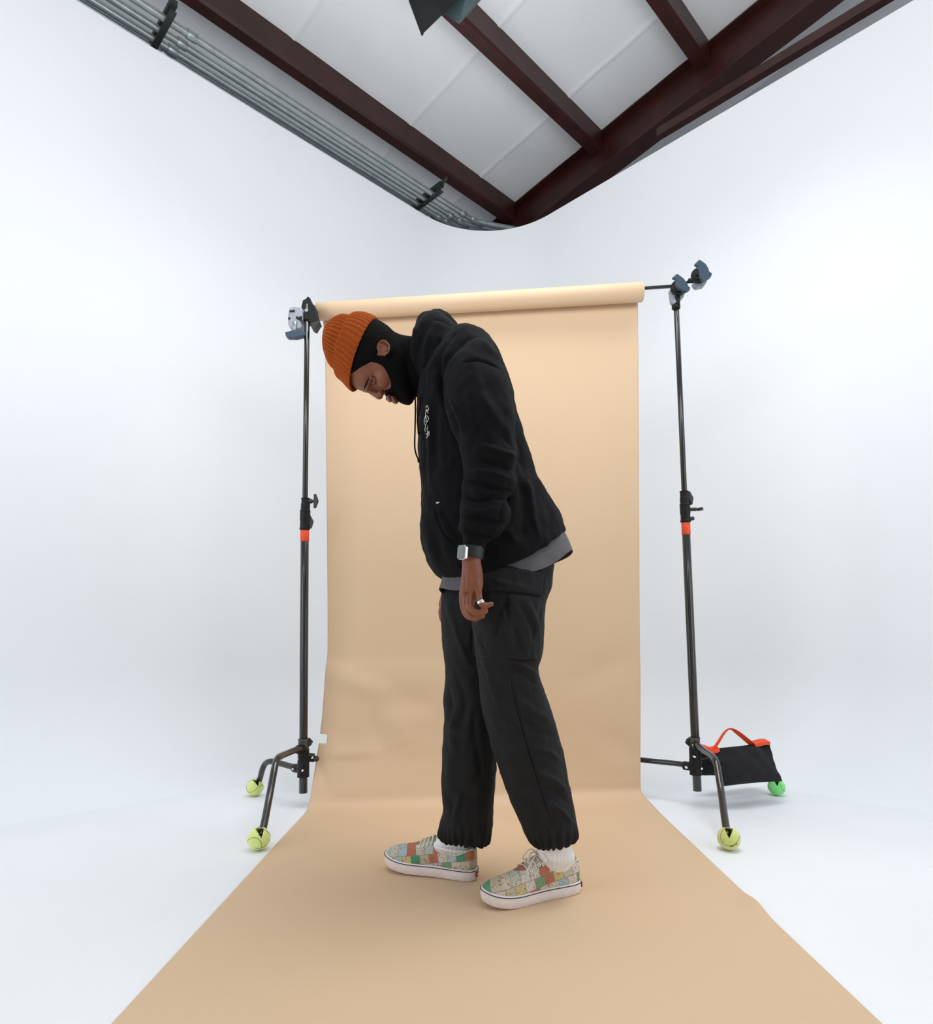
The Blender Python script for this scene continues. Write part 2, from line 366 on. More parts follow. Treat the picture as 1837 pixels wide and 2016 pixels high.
for uh, rodtop, lab in ((uof(onz(318, 60, ZC)), (352, 0), 'dark pipe hanger with threaded rod near the top left'), (uof(onz(850, 385, ZC)), (880, 350), 'dark pipe hanger near the studio corner')):
    g = G(); va, vb = xv(142)+.05, xv(275)-.06
    g.box(uv(uh, (va+vb)/2, ZC+.03), .035, abs(va-vb)+.04, .03, frame((0, 0, 1), (1, 1, 0)))
    g.box(uv(uh, (va+vb)/2, ZC-.022), .03, abs(va-vb)+.04, .008, frame((0, 0, 1), (1, 1, 0)))
    th = thing('pipe_hanger', uv(uh, vb, ZC), lab, 'pipe hanger')
    obj('strut', g, M['rod'], th, smooth=False)
    if uh > 2:
        e_ = onz(*rodtop, ZC+.03); g = G(); g.cyl(uv(uh, vb, ZC+.03), e_, .011); obj('strut_end', g, M['rod'], th); continue
    g = G(); zt_ = zroof(vb); z_ = ZC
    g.cyl(uv(uh, vb, ZC+.02), uv(uh, vb, zt_), .008)
    z_ = ZC+.03
    while z_ < zt_-.02:
        torus(g, uv(uh, vb, z_), np.eye(3), .0095, .003, 12, 6); z_ += .02
    obj('threaded_rod', g, M['rod'], th)

# hanging lamp with barn doors at the very top
th = thing('stage_light', U(900, -170, 1.62), 'black and grey metal lamp flaps hanging into the top of the frame', 'lamp')
g = G(); g.prism([U(790, -90, 1.60), U(805, 0, 1.60), U(830, 68, 1.60), U(872, 27, 1.64), U(905, -6, 1.66), U(960, -60, 1.70)], (0, .004, .002))
g.prism([U(805, 0, 1.592), U(830, 68, 1.592), U(834, 64, 1.595), U(812, 2, 1.595), U(797, -60, 1.592), U(790, -60, 1.592)], (0, .006, 0))
obj('barn_door', g, M['flag'], th, smooth=False, bevel=.001)
g = G(); g.prism([U(868, 20, 1.70), U(904, 47, 1.70), U(937, 10, 1.74), U(950, -4, 1.75), U(990, -50, 1.80), U(930, -60, 1.70)], (0, .004, .002))
obj('barn_door', g, M['flag2'], th, smooth=False, bevel=.001, label='grey green flap')
g = G(); g.cyl(U(905, -60, 1.72), U(905, -190, 1.66), .09, .07); obj('lamp_housing', g, M['flag'], th)
g = G(); c_ = U(905, -190, 1.66); g.cyl(c_, [c_[0], c_[1], zroof((-c_[0]+c_[1])/S2)], .012); obj('mounting_pole', g, M['rod'], th)

# ------------------------------------------------------------------ backdrop: roll and paper
th = thing('paper_backdrop', (0.04, 2.45, 0), 'tan seamless paper backdrop hanging from its roll and sweeping onto the floor', 'backdrop')
RL = U(624, 614, 2.54); RR = U(1265, 575, 2.50)
g = G(); d = (RR-RL)/np.linalg.norm(RR-RL)
g.tube([RL, RL+d*.002, RL+(RR-RL)*.5, RR-d*.002, RR], [.034, .0365, .0385, .0395, .0375], 40)
roll = obj('paper_roll', g, M['paper'], th)
Lp = [(636, 632, 2.575), (640, 700, 2.575), (642, 900, 2.575), (644, 1100, 2.575), (645, 1270, 2.57), (641, 1320, 2.56), (635, 1400, 2.54), (631, 1440, 2.53), (628, 1463, 2.52), (622, 1500, 2.50), (614, 1550, 2.46), (608, 1584, 2.43)]
Rp = [(1256, 590, 2.545), (1257, 700, 2.55), (1258, 900, 2.56), (1259, 1100, 2.56), (1260, 1270, 2.56), (1261, 1320, 2.56), (1261, 1400, 2.56), (1261, 1440, 2.56), (1261, 1463, 2.56), (1261, 1500, 2.56), (1261, 1535, 2.56), (1264, 1560, 2.55)]
Lw = [U(*p) for p in Lp]; Rw = [U(*p) for p in Rp]
zf = .004
Lw += [np.array([-.609, 2.385, zf]), np.array([-.609, 2.2, zf])]; Rw += [np.array([.697, 2.48, .010]), np.array([.698, 2.34, zf])]
for y in (1.9, 1.6, 1.3, 1.0, .7, .3, -.6): Lw.append(np.array([-.609, y, zf])); Rw.append(np.array([.699, y, zf]))
# wrap the top of the sheet up onto the back of the roll
Lw = [RL+np.array([.018, .03, .01])]+Lw; Rw = [RR+np.array([-.008, .034, .01])]+Rw
Ls = crom(np.array(Lw), 12); Rs = crom(np.array(Rw), 12)
n = 220; T = np.linspace(0, 1, n)
grid = np.array([a[None]*(1-T)[:, None]+b[None]*T[:, None] for a, b in zip(Ls, Rs)])
# soft creases (real bumps in the sheet)
V = grid.reshape(-1, 3); pp = proj(V)
hang = np.clip((V[:, 2]-.0)/.15, 0, 1)
def gl(a, b, w, amp, taper=True):
    a = np.array(a, float); b = np.array(b, float); d_ = b-a; L = np.linalg.norm(d_); s = ((pp-a)@d_)/L**2; sc = np.clip(s, 0, 1)
    dist = np.linalg.norm(pp-(a+sc[:, None]*d_), axis=1); return amp*np.exp(-(dist/w)**2)*(np.sin(np.clip(sc, .02, .98)*math.pi)**.5 if taper else 1)
disp = gl((640, 1320), (770, 1370), 22, .010)+gl((735, 1400), (748, 1480), 12, -.006)+gl((740, 1480), (640, 1485), 12, .006)+gl((626, 1500), (650, 1585), 11, -.010)
disp += gl((760, 1370), (860, 1390), 26, -.008)+gl((770, 1400), (800, 1470), 20, .006)+gl((1255, 1290), (1110, 1350), 30, -.006)+gl((690, 900), (700, 1250), 30, -.005)+gl((1180, 1440), (1262, 1500), 30, -.006)
disp += .004*np.sin(pp[:, 0]/95.)*np.sin(pp[:, 1]/240.+1)
V[:, 1] -= disp*hang
fold = (np.exp(-((V[:, 0]-.699)/.03)**2)*np.exp(-((V[:, 1]-1.60)/.05)**2))*.010
V[:, 2] += np.where(V[:, 2] < .01, fold, 0)
g = G(); m_, n_ = grid.shape[:2]
G3 = V.reshape(m_, n_, 3)
Fs = []
for i in range(m_-1):
    for j in range(n_-1):
        k = i*n_+j; c = pp[k]
        if 1443 < c[1] < 1461 and c[0] < 643-(abs(c[1]-1452)/9)**3*3 and V[k, 2] > .05: continue   # torn notch in the left edge
        Fs.append((k, k+1, k+n_+1, k+n_))
g.add(V, Fs)
obj('paper_sheet', g, M['paper'], th, solid=.0006, fix=False)

# ------------------------------------------------------------------ stands
def ball(name, px, py, D, m, label, wedge_az, seam_rot=0, ink=None):
    r = .0335; c = U(px, py, D); c[2] = r+.001
    nr, nc = 60, 96; Vs = []; Fs = []
    for i in range(nr+1):
        p = math.pi*i/nr
        for j in range(nc):
            a = 2*math.pi*j/nc; Vs.append([math.sin(p)*math.cos(a), math.sin(p)*math.sin(a), math.cos(p)])
    Vs = np.array(Vs)
    for i in range(nr):
        for j in range(nc):
            q = (i*nc+j, (i+1)*nc+j, (i+1)*nc+(j+1) % nc, i*nc+(j+1) % nc); m0 = Vs[list(q)].mean(0)
            # slit: wedge opened in the felt where the leg goes in, on the side facing wedge_az
            az = np.array([math.cos(wedge_az), math.sin(wedge_az)]); along = m0[:2]@az; side = abs(m0[0]*az[1]-m0[1]*az[0])
            if m0[2] > .30 and along > -.55 and side < .42*(m0[2]-.28)/.72: continue
            Fs.append(q)
    o = obj(name, (Vs*r+c, Fs), m, fix=False, solid=.003)
    root = thing('tennis_ball', (c[0], c[1], 0), label, 'tennis ball', 'slit tennis balls on the stand feet')
    o.name = 'felt_cover'; o.parent = root; o.location = (0, 0, 0)
    o.data.transform(Matrix.Translation((-c[0], -c[1], 0)))
    g = G(); P = []
    Rm = np.array(Matrix.Rotation(seam_rot, 3, 'Z') @ Matrix.Rotation(.9, 3, 'X'))
    for t in np.linspace(0, 2*math.pi, 121):
        a_, b_ = .75, .25; w = np.array([a_*math.cos(t)+b_*math.cos(3*t), a_*math.sin(t)-b_*math.sin(3*t), 2*math.sqrt(a_*b_)*math.sin(2*t)])
        w = Rm@w; P.append(w/np.linalg.norm(w)*r*1.002+c)
    P = [p for p in P]
    g.tube(P, .0008, 6); obj('seam', g, M['seam'], root)
    for line in (ink or []):
        Q = []
        for q in crom(line, 4):
            d_ = ray(*q); d_ = d_/np.linalg.norm(d_); oc = C0-c; b_ = oc@d_; disc = b_*b_-(oc@oc-(r*1.003)**2)
            if disc > 0: Q.append(C0+d_*(-b_-math.sqrt(disc)))
        if len(Q) > 2: g = G(); g.tube(Q, .0007, 6); obj('print_mark', g, M['ink'], root, label='faint dark printed mark')
    return root
def knob(g, c, axis, along, L=.04, stem=.03):
    """T handle: stem along axis, winged bar along 'along'"""
    Mf = frame(axis, along); c = np.asarray(c)
    g.cyl(c, c+Mf[:, 2]*stem, .0055)
    e = c+Mf[:, 2]*stem
    P = [(-L/2, -.004), (-L/2, .004), (-L*.2, .010), (0, .014), (L*.2, .010), (L/2, .004), (L/2, -.004), (L*.2, -.004), (0, -.006), (-L*.2, -.004)]
    g.prism([e+Mf[:, 0]*x+Mf[:, 2]*z-Mf[:, 1]*.005 for x, z in P], Mf[:, 1]*.010)
def stand(side, label):
    D = 2.47
    S = (lambda x, y, d=D: U(x, y, d))
    if side == 'L':
        bot, hubb, hubt, tape0, tape1, coll0, coll1, coll2, top = (597, 1561), (597, 1528), (598, 1456), (599, 1067), (599.5, 1044), (600, 1043), (601, 1008), (602, 981), (605, 600)
    else:
        bot, hubb, hubt, tape0, tape1, coll0, coll1, coll2, top = (1373, 1557), (1370, 1524), (1367, 1453), (1351.5, 1054), (1350.5, 1029), (1350, 1028), (1348.5, 996), (1347, 967), (1331, 590)
    base = S(*hubb); base[2] = 0
    root = thing('light_stand', base, label, 'light stand', None)
    ax = S(*hubt)-S(*hubb); ax /= np.linalg.norm(ax)
    g = G(); g.cyl(S(*bot), S(*coll0), .0160); obj('column', g, M['black_metal'], root)
    g = G(); g.cyl(S(*coll0), S(*top), .0108); obj('riser', g, M['black_metal'], root)
    A_, B_ = S(*bot), S(*coll0); fy = lambda y: A_+(B_-A_)*((y-bot[1])/(coll0[1]-bot[1]))
    g = G(); g.cyl(fy(tape0[1]), fy(tape1[1]), .0172); obj('tape_band', g, M['orange'], root, label='orange tape band')
    g = G()
    a, b, c = S(*coll0), S(*coll1), S(*coll2)
    g.cyl(a, a+(b-a)*.12, .0205); g.cyl(a+(b-a)*.1, a+(b-a)*.55, .0188); g.cyl(a+(b-a)*.5, b, .0200)
    g.cyl(b, b+(c-b)*.12, .0205); g.cyl(b+(c-b)*.1, b+(c-b)*.6, .0180); g.cyl(b+(c-b)*.55, b+(c-b)*.92, .0165); g.cyl(c-(c-b)*.08, c, .0178)
    obj('collar', g, M['cast'], root, angle=40)
    kx = np.array([1., -.15, 0])
    if side == 'L':
        g = G(); p = S(606, 987); g.cyl(p, p+kx*.018, .009); knob(g, p+kx*.012, kx, (.05, 0, 1), .056, .018); obj('locking_knob', g, M['knob'], root, smooth=False, bevel=.001)
        g = G(); p = S(606, 1028); knob(g, p, (1, .3, .1), (.15, .25, 1), .052, .009); obj('locking_knob', g, M['knob'], root, smooth=False, bevel=.001)
    else:
        g = G(); p = S(1354, 981); knob(g, p, (1, .3, .1), (-.12, .1, 1), .054, .010); obj('locking_knob', g, M['knob'], root, smooth=False, bevel=.001)
        g = G(); p = S(1356, 1003); g.cyl(p, p+kx*.03, .007); knob(g, p+kx*.022, kx, (.2, 1, .1), .056, .02); g.cyl(S(1358, 1022), S(1366, 1020), .008); obj('locking_knob', g, M['knob'], root, smooth=False, bevel=.001)
    # hub castings: three stacked sockets
    g = G(); h0, h1 = S(*hubb), S(*hubt); at = lambda t: h0+(h1-h0)*t
    g.cyl(at(0), at(.42), .0225); g.cyl(at(.40), at(.74), .0215); g.cyl(at(-.02), at(.015), .0232)
    obj('hub', g, M['cast'], root, angle=40)
    g = G(); g.cyl(at(.74), at(1.0), .0205); g.cyl(at(.985), at(1.02), .0218)
    obj('hub_collar', g, M['worn'], root, angle=40, label='worn bare metal collar')
    g = G()
    if side == 'L': knob(g, S(605, 1462), (1, -.1, .35), (1, 0, .5), .03, .008)
    else: knob(g, S(1360, 1460), (-1, -.1, -.3), (1, 0, .8), .03, .008)
    obj('hub_knob', g, M['knob'], root, smooth=False)
    # legs: path = (px, py, D) from hub to foot
    if side == 'L':
        legs = [([(592, 1473, 2.44), (570, 1481, 2.36), (550, 1490, 2.26), (544, 1500, 2.225), (540, 1515, 2.20), (530, 1570, 2.13), (520, 1622, 2.05), (513, 1648, 2.01)], .0118),
                ([(590, 1513, 2.49), (570, 1508, 2.53), (545, 1501, 2.57), (532, 1499, 2.59), (523, 1503, 2.61), (517, 1514, 2.62), (512, 1532, 2.64), (505, 1550, 2.65)], .0118),
                ([(605, 1492, 2.48), (640, 1496, 2.53), (700, 1505, 2.57), (715, 1512, 2.58), (728, 1560, 2.6), (733, 1590, 2.6)], .0118)]
        bolts = [(587, 1493, 2.445), (597, 1516, 2.445), (616, 1491, 2.46), (578, 1513, 2.49)]
        lugs = [((597, 1473, 2.46), (586, 1476, 2.43)), ((597, 1515, 2.47), (580, 1512, 2.51)), ((598, 1490, 2.47), (619, 1492, 2.48))]
    else:
        legs = [([(1372, 1466, 2.44), (1386, 1478, 2.38), (1402, 1489, 2.30), (1409, 1499, 2.26), (1413, 1515, 2.235), (1420, 1560, 2.17), (1427, 1612, 2.07), (1433, 1648, 2.01)], .0118),
                ([(1358, 1507, 2.49), (1330, 1503, 2.53), (1290, 1499, 2.58), (1262, 1496, 2.62), (1230, 1494, 2.66), (1222, 1500, 2.67), (1216, 1550, 2.70), (1214, 1575, 2.7)], .0105),
                ([(1378, 1487, 2.49), (1420, 1488, 2.55), (1480, 1492, 2.62), (1503, 1498, 2.65), (1513, 1515, 2.67), (1520, 1535, 2.66), (1528, 1552, 2.65)], .0118)]
        bolts = [(1366, 1489, 2.445), (1350, 1510, 2.455), (1380, 1512, 2.445), (1363, 1466, 2.45)]
        lugs = [((1368, 1468, 2.46), (1375, 1471, 2.43)), ((1369, 1510, 2.47), (1346, 1507, 2.50)), ((1369, 1488, 2.47), (1385, 1487, 2.50))]
    for P, r in legs:
        g = G(); g.tube([U(*p) for p in P], r, 20, sub=8); obj('leg', g, M['black_metal'], root)
    for a, b in lugs:
        g = G(); g.cyl(U(*a), U(*b), .0165); obj('leg_socket', g, M['cast'], root, angle=40)
    for b in bolts:
        g = G(); c = U(*b); g.cyl(c, c+np.array([0, -.012, 0]), .0042, n=12); obj('bolt', g, M['chrome'], root, angle=40)
    return root
sl = stand('L', 'black steel stand left of the backdrop, no sandbag on its legs')
sr = stand('R', 'black steel stand right of the backdrop with a sandbag on one leg')
ball('ball', 510, 1650, 2.00, M['felt'], 'large pale yellow green tennis ball on the front leg of the left stand', math.radians(-60), .6, ink=[[(502, 1669), (508, 1670.5), (514, 1669.5)], [(516, 1669), (520, 1666.5), (523, 1663)]])
ball('ball', 502, 1551, 2.64, M['felt'], 'small yellow green tennis ball on the rear leg of the left stand', math.radians(-50), 2.0)
ball('ball', 1435, 1650, 2.00, M['felt2'], 'dull yellow tennis ball with dark seam on the front leg of the right stand', math.radians(-110), 1.9, ink=[[(1437, 1667), (1439, 1665), (1440, 1667.5), (1442, 1664.5), (1443, 1667), (1445, 1664), (1446, 1666)], [(1447, 1664.5), (1449, 1662), (1448, 1664)], [(1449, 1661), (1451, 1663), (1450, 1658.5)]])
ball('ball', 1529, 1553, 2.65, M['felt3'], 'bright green tennis ball under the sandbag end on the right stand', math.radians(-110), 3.2)

# crossbar
g = G(); XR = U(1334, 563, 2.50); XL = U(600, 612, 2.54)
g.cyl(XL, XR, .0072)
tag(obj('crossbar', g, M['black_metal']), 'thin black metal rod through the paper roll between both stands', 'crossbar')

# grip heads on the right
def grip_head(cx_, cy_, D, px_, plate, label):
    root = thing('grip_head', U(cx_, cy_, D), label, 'grip head', None)
    s = 1.0
    ax = np.array([-.42, -.78, -.12]); ax /= np.linalg.norm(ax); Mf = frame(ax, (.7, 0, -.75))
    c = U(cx_, cy_, D)
    g = G(); g.cyl(c-Mf[:, 2]*.006, c+Mf[:, 2]*.018, .0295); g.cyl(c+Mf[:, 2]*.018, c+Mf[:, 2]*.030, .021); g.cyl(c+Mf[:, 2]*.03, c+Mf[:, 2]*.045, .010)
    obj('clamp_disc', g, M['cast'], root, angle=40)
    g = G(); g.cyl(c-Mf[:, 2]*.008, c-Mf[:, 2]*.026, .028)
    g.prism([U(*p, D+.004) for p in plate], (0, .022, 0))
    obj('clamp_plate', g, M['alu'], root, angle=40, bevel=.002, label='bare silver metal rear plate')
    g = G(); g.prism([U(*p, D-.052) for p in px_], (0, .016, 0))
    obj('handle', g, M['blue_knob'], root, smooth=False, bevel=.003, label='slate blue T shaped handle')
    return root
g1 = grip_head(1336, 568, 2.45, [(1324, 546), (1333, 538), (1338, 541), (1347, 548), (1353, 557), (1357, 564), (1360, 565), (1358, 571), (1351, 574), (1346, 572), (1336, 566), (1331, 560), (1332, 552), (1330, 548)], [(1319, 570), (1324, 566), (1335, 576), (1349, 575), (1346, 585), (1338, 590), (1327, 598), (1322, 594)], 'grip head on top of the right stand, where the rod is clamped')
g = G(); g.cyl(U(1332, 603, 2.47), U(1333, 584, 2.46), .0135); g.cyl(U(1331, 608, 2.47), U(1331, 600, 2.47), .017); obj('socket', g, M['cast'], g1)
g2 = grip_head(1376, 544, 2.46, [(1368, 519), (1377, 510), (1382, 513), (1390, 519), (1395, 527), (1397, 534), (1403, 538), (1400, 545), (1390, 552), (1385, 553), (1379, 545), (1377, 534), (1375, 524)], [(1365, 556), (1371, 551), (1390, 550), (1392, 555), (1386, 563), (1372, 566), (1367, 562)], 'second grip head, highest and farthest right, past the stand top')
g = G(); g.cyl(U(1355, 553, 2.47), U(1372, 552, 2.465), .010); g.cyl(U(1345, 560, 2.475), U(1358, 553, 2.47), .006); obj('stub_arm', g, M['cast'], g2)

# clamps on the left stand head
th = thing('hook_clamp', U(608, 615, 2.46), 'black metal hook clamp holding the left end of the roll', 'clamp')
D = 2.46
g = G()
g.prism([U(*p, D) for p in [(606, 583), (611, 587), (609, 591), (612, 594), (620, 602), (621, 610), (624, 620), (628, 630), (619, 646), (612, 641), (612, 634), (600, 629), (600, 622), (597, 608), (593, 604), (596, 591), (602, 588)]], (0, .05, 0))
obj('clamp_body', g, M['cast'], th, smooth=False, bevel=.002)
g = G(); g.prism([U(*p, 2.445) for p in [(612, 636), (627, 631), (630, 633), (619, 648), (613, 645)]], (0, .04, 0)); obj('clamp_jaw', g, M['knob'], th, smooth=False, bevel=.002)
g = G(); c = U(604, 612, 2.458); g.cyl(c, c-np.array([0, .008, 0]), .0075); obj('screw', g, M['chrome'], th, angle=40)
g = G(); g.cyl(U(605, 632, 2.47), U(605, 624, 2.47), .015); obj('socket', g, M['cast'], th, angle=40)
th = thing('clear_grip_clamp', U(581, 625, 2.46), 'silver grey clamp with dark T handle left of the left stand top', 'clamp')
g = G(); D = 2.46
g.prism([U(*p, D) for p in [(569, 606), (577, 603), (592, 603), (596, 610), (597, 628), (594, 636), (595, 643), (588, 648), (574, 646), (567, 640), (566, 622)]], (0, .045, 0))
obj('clamp_body', g, M['alu'], th, smooth=False, bevel=.006)
for q_ in ([(570, 611), (580, 610), (580, 613), (570, 614)], [(583, 622), (588, 624), (594, 622), (595, 636), (590, 630), (583, 627)], [(567, 626), (571, 624), (571, 627), (568, 629)]):
    g = G(); g.prism([U(*p, D-.004) for p in q_], (0, .004, 0)); obj('clamp_slot', g, M['cast'], th, smooth=False)
if 0: g.prism([U(*p, D-.004) for p in [(570, 611), (580, 610), (580, 613), (570, 614)]], (0, .004, 0)); g.prism([U(*p, D-.004) for p in [(583, 622), (588, 624), (594, 622), (595, 636), (590, 630), (583, 627)]], (0, .004, 0)); g.prism([U(*p, D-.004) for p in [(567, 626), (571, 624), (571, 627), (568, 629)]], (0, .004, 0))
g = G(); g.cyl(U(581, 634, D), U(580, 652, D), .0095); obj('stem', g, M['galv'], th)
g = G(); g.prism([U(*p, D-.012) for p in [(561, 653), (568, 652), (578, 649), (585, 649), (596, 649), (600, 653), (600, 660), (592, 662), (582, 664.5), (566, 664), (562, 661)]], (0, .026, 0))
obj('handle', g, M['blue_knob'], th, smooth=False, bevel=.003, label='dark slate T shaped handle')
g = G(); g.cyl(U(590, 614, 2.475), U(606, 614, 2.475), .012); obj('stub_arm', g, M['alu'], th)

# ------------------------------------------------------------------ sandbag
def pillow(g, TL, TR, BR, BL, thick, n=34, m=26, wr=.0):
    TL, TR, BR, BL = map(np.asarray, (TL, TR, BR, BL)); nrm = np.cross(TR-TL, BL-TL); nrm /= np.linalg.norm(nrm)
    for s in (1, -1):
        R = []
        for j in range(m+1):
            b = j/m; row = []
            for i in range(n+1):
                a = i/n; P = (TL*(1-a)+TR*a)*(1-b)+(BL*(1-a)+BR*a)*b
                # edges pull in between the corners
                f = (math.sin(math.pi*a)*math.sin(math.pi*b))**.5 if 0 < a < 1 and 0 < b < 1 else 0
                pull = .035*(TR-TL)*((.5-a)*2)*math.sin(math.pi*b)+.02*(BL-TL)*((.5-b)*2)*math.sin(math.pi*a)
                w = wr*noise.noise(Vector((a*5, b*4, s*3.0)))+wr*.6*math.sin(a*19+b*6)*math.exp(-((b-.15)/.25)**2)
                row.append(P+pull+nrm*s*(thick*f+(w if f > .15 else w*f/.15)))
            R.append(row)
        g.rings(R, closed=False)
th = thing('sandbag', U(1450, 1500, 2.5), 'black sandbag with orange handle draped over a leg of the right stand', 'sandbag')
g = G(); pillow(g, U(1381, 1475, 2.43), U(1515, 1461, 2.56), U(1541, 1538, 2.53), U(1425, 1548, 2.42), .036, wr=.009)
obj('front_pouch', g, M['sandbag'], th, fix=True)
g = G(); pillow(g, U(1385, 1480, 2.60), U(1508, 1464, 2.68), U(1490, 1528, 2.78), U(1362, 1527, 2.62), .03, wr=.004)
obj('rear_pouch', g, M['sandbag'], th)
for pts_ in ([(1384, 1472, 2.425), (1394, 1475, 2.43), (1404, 1478, 2.435), (1414, 1475, 2.445)], [(1484, 1467, 2.52), (1494, 1464, 2.53), (1504, 1462, 2.54), (1513, 1462, 2.55)]):
    g = G(); R = []
    for q in crom(pts_, 6):
        p = U(*q); R.append([p+[0, -.014, -.007], p+[0, -.016, .006], p+[0, .03, .010], p+[0, .03, 0]])
    g.rings(R); obj('strap', g, M['webbing'], th, smooth=False, label='orange webbing strip')
g = G(); R = []
ctr = crom([(1403, 1478, 2.425, 9.), (1414, 1462, 2.44, 9.5), (1428, 1441, 2.455, 8), (1440, 1435.5, 2.47, 4), (1454, 1444, 2.49, 6.5), (1470, 1457, 2.51, 7.5), (1483, 1468, 2.525, 8.)], 8)
for i, q in enumerate(ctr):
    p = U(q[0], q[1], q[2]); w = q[3]*.001; tt = ctr[min(i+1, len(ctr)-1)]-ctr[max(i-1, 0)]; dx = np.array([tt[0], 0, -tt[1]]); dx /= np.linalg.norm(dx)
    nn = np.array([-dx[2], 0, dx[0]])*w+np.array([0, -.010, 0]); k = np.array([0, .0012, .0012])
    R.append([p-nn, p+nn, p+nn+k, p-nn+k])
g.rings(R); obj('handle', g, M['webbing'], th, smooth=False, label='orange webbing carry handle')

# ------------------------------------------------------------------ the person
D0 = 1.70
def loft(g, secs, n=72, sub=6, ex=2.15, cap=True, fn=None, fix=True):
    """section = (front px, py, back px, py, depth Y, half depth, sag)"""
    S = [tuple(s)+(0,)*(7-len(s)) for s in secs]; Q = crom(np.array(S, float), sub); th = np.linspace(0, 2*math.pi, n, endpoint=False); R = []
    for i, q in enumerate(Q):
        L = U(q[0], q[1], q[4]); Rr = U(q[2], q[3], q[4]); c = (L+Rr)/2; a1 = (L-Rr)/2; a = np.linalg.norm(a1); e1 = a1/a
        if fix:
            s = np.array([c[0], 0, c[2]-CAMZ])/c[1]; t = s@e1; a = math.sqrt(max(a*a-(q[5]*t)**2, .35*a*a))
        cc = np.sign(np.cos(th))*np.abs(np.cos(th))**(2/ex); ss = np.sign(np.sin(th))*np.abs(np.sin(th))**(2/ex)
        P = c+np.outer(cc, e1*a)+np.outer(ss, [0, -q[5], 0])+np.outer(np.sin(th)**2, [0, 0, q[6]])
        if fn is not None: P = fn(i/(len(Q)-1), th, P, c)
        R.append(P)
    g.rings(R, cap=cap); return R
def remesh(g, vox, smooth=3):
    me = bpy.data.meshes.new('tmp'); me.from_pydata(g.V().tolist(), [], [list(map(int, f)) for f in g.f])
    bm = bmesh.new(); bm.from_mesh(me); bmesh.ops.recalc_face_normals(bm, faces=bm.faces[:]); bm.to_mesh(me); bm.free()
    o = bpy.data.objects.new('tmp', me); COL.objects.link(o)
    r = o.modifiers.new('r', 'REMESH'); r.mode = 'VOXEL'; r.voxel_size = vox
    if smooth: s = o.modifiers.new('s', 'SMOOTH'); s.factor = .5; s.iterations = smooth
    dg = bpy.context.evaluated_depsgraph_get(); dg.update(); ev = o.evaluated_get(dg); m2 = bpy.data.meshes.new_from_object(ev)
    V = np.empty(len(m2.vertices)*3); m2.vertices.foreach_get('co', V); V = V.reshape(-1, 3)
    F = [tuple(p.vertices) for p in m2.polygons]
    bpy.data.objects.remove(o); bpy.data.meshes.remove(me); bpy.data.meshes.remove(m2)
    return V, F
def pdist(pp, line):
    L = np.asarray(line, float); best = np.full(len(pp), 1e9); bt = np.zeros(len(pp)); seg = np.linalg.norm(np.diff(L, axis=0), axis=1); cum = np.r_[0, np.cumsum(seg)]
    for i in range(len(L)-1):
        d = L[i+1]-L[i]; s = np.clip(((pp-L[i])@d)/(d@d), 0, 1); dd = np.linalg.norm(pp-(L[i]+s[:, None]*d), axis=1)
        k = dd < best; best[k] = dd[k]; bt[k] = (cum[i]+s[k]*seg[i])/cum[-1]
    return best, bt
def inpoly(pp, poly):
    P = np.asarray(poly, float); x, y = pp[:, 0], pp[:, 1]; c = np.zeros(len(pp), bool); j = len(P)-1
    for i in range(len(P)):
        k = ((P[i, 1] > y) != (P[j, 1] > y)) & (x < (P[j, 0]-P[i, 0])*(y-P[i, 1])/(P[j, 1]-P[i, 1]+1e-12)+P[i, 0]); c ^= k; j = i
    return c
def sdpoly(pp, poly):
    d, _ = pdist(pp, list(poly)+[poly[0]]); return np.where(inpoly(pp, poly), d, -d)
def facing(V, N):
    vd = C0-V; vd /= np.linalg.norm(vd, axis=1)[:, None]; return np.clip((N*vd).sum(1)*1.6, 0, 1)
def sculpt(V, F, folds=(), plates=(), lf=None, gain=1.0):
    N = newell(V, F); pp = proj(V); w = facing(V, N)
    d = np.zeros(len(V))
    for line, wd, amp in folds:
        L = crom(np.array(line, float), 5) if len(line) > 2 else np.array(line, float)
        dist, t = pdist(pp, L); d += gain*amp*np.exp(-(dist/wd)**2)*np.clip(np.minimum(t, 1-t)*5+.15, 0, 1)*w
    for poly, amp, soft in plates:
        s = sdpoly(pp, poly); d += amp*np.clip(s/soft+.5, 0, 1)*w
    if lf:
        for amp, sc in lf:
            d += amp*np.array([noise.noise(Vector((v[0]*sc, v[1]*sc*.8, v[2]*sc*.6))) for v in V])
    return V+N*d[:, None]

PB = U(955, 1745, D0); PB[2] = 0
person = thing('person', PB, 'man in orange beanie, black hoodie and cargo trousers bending forward on the paper', 'person')

# --- body: one continuous surface (head, neck, trunk, arms, hands, legs)
g = G()
HD = 1.70
head = [(806, 793, 816, 774, HD, .020), (799, 794, 815, 755, HD, .036), (789, 791, 811, 728, HD, .052), (778, 786, 804, 700, HD, .062), (766, 782, 795, 681, HD, .067), (757, 778, 787, 668, HD, .070),
        (746, 775, 777, 657, HD, .073), (735, 772, 768, 648, HD, .0745), (722, 773, 757, 640, HD, .076), (708, 769, 749, 636, HD, .077), (692, 760, 738, 633, HD, .077), (676, 741, 712, 632, HD, .070), (662, 715, 687, 640, HD, .05), (655, 696, 668, 655, HD, .018)]
loft(g, head, ex=2.2)
loft(g, [(800, 772, 768, 652, HD, .052), (815, 780, 790, 662, HD, .052), (835, 775, 825, 668, HD, .060), (850, 770, 870, 680, HD, .10)], ex=2.1)
def b(px, py, D, r, *a): g.ell(U(px, py, D), r, *a, n=18, m=12)
g.tube([U(728, 770, HD-.004), U(737, 774, HD-.004), U(746, 778, HD-.004)], [.007, .0095, .0120], 16, True, sub=4)     # nose bridge to tip
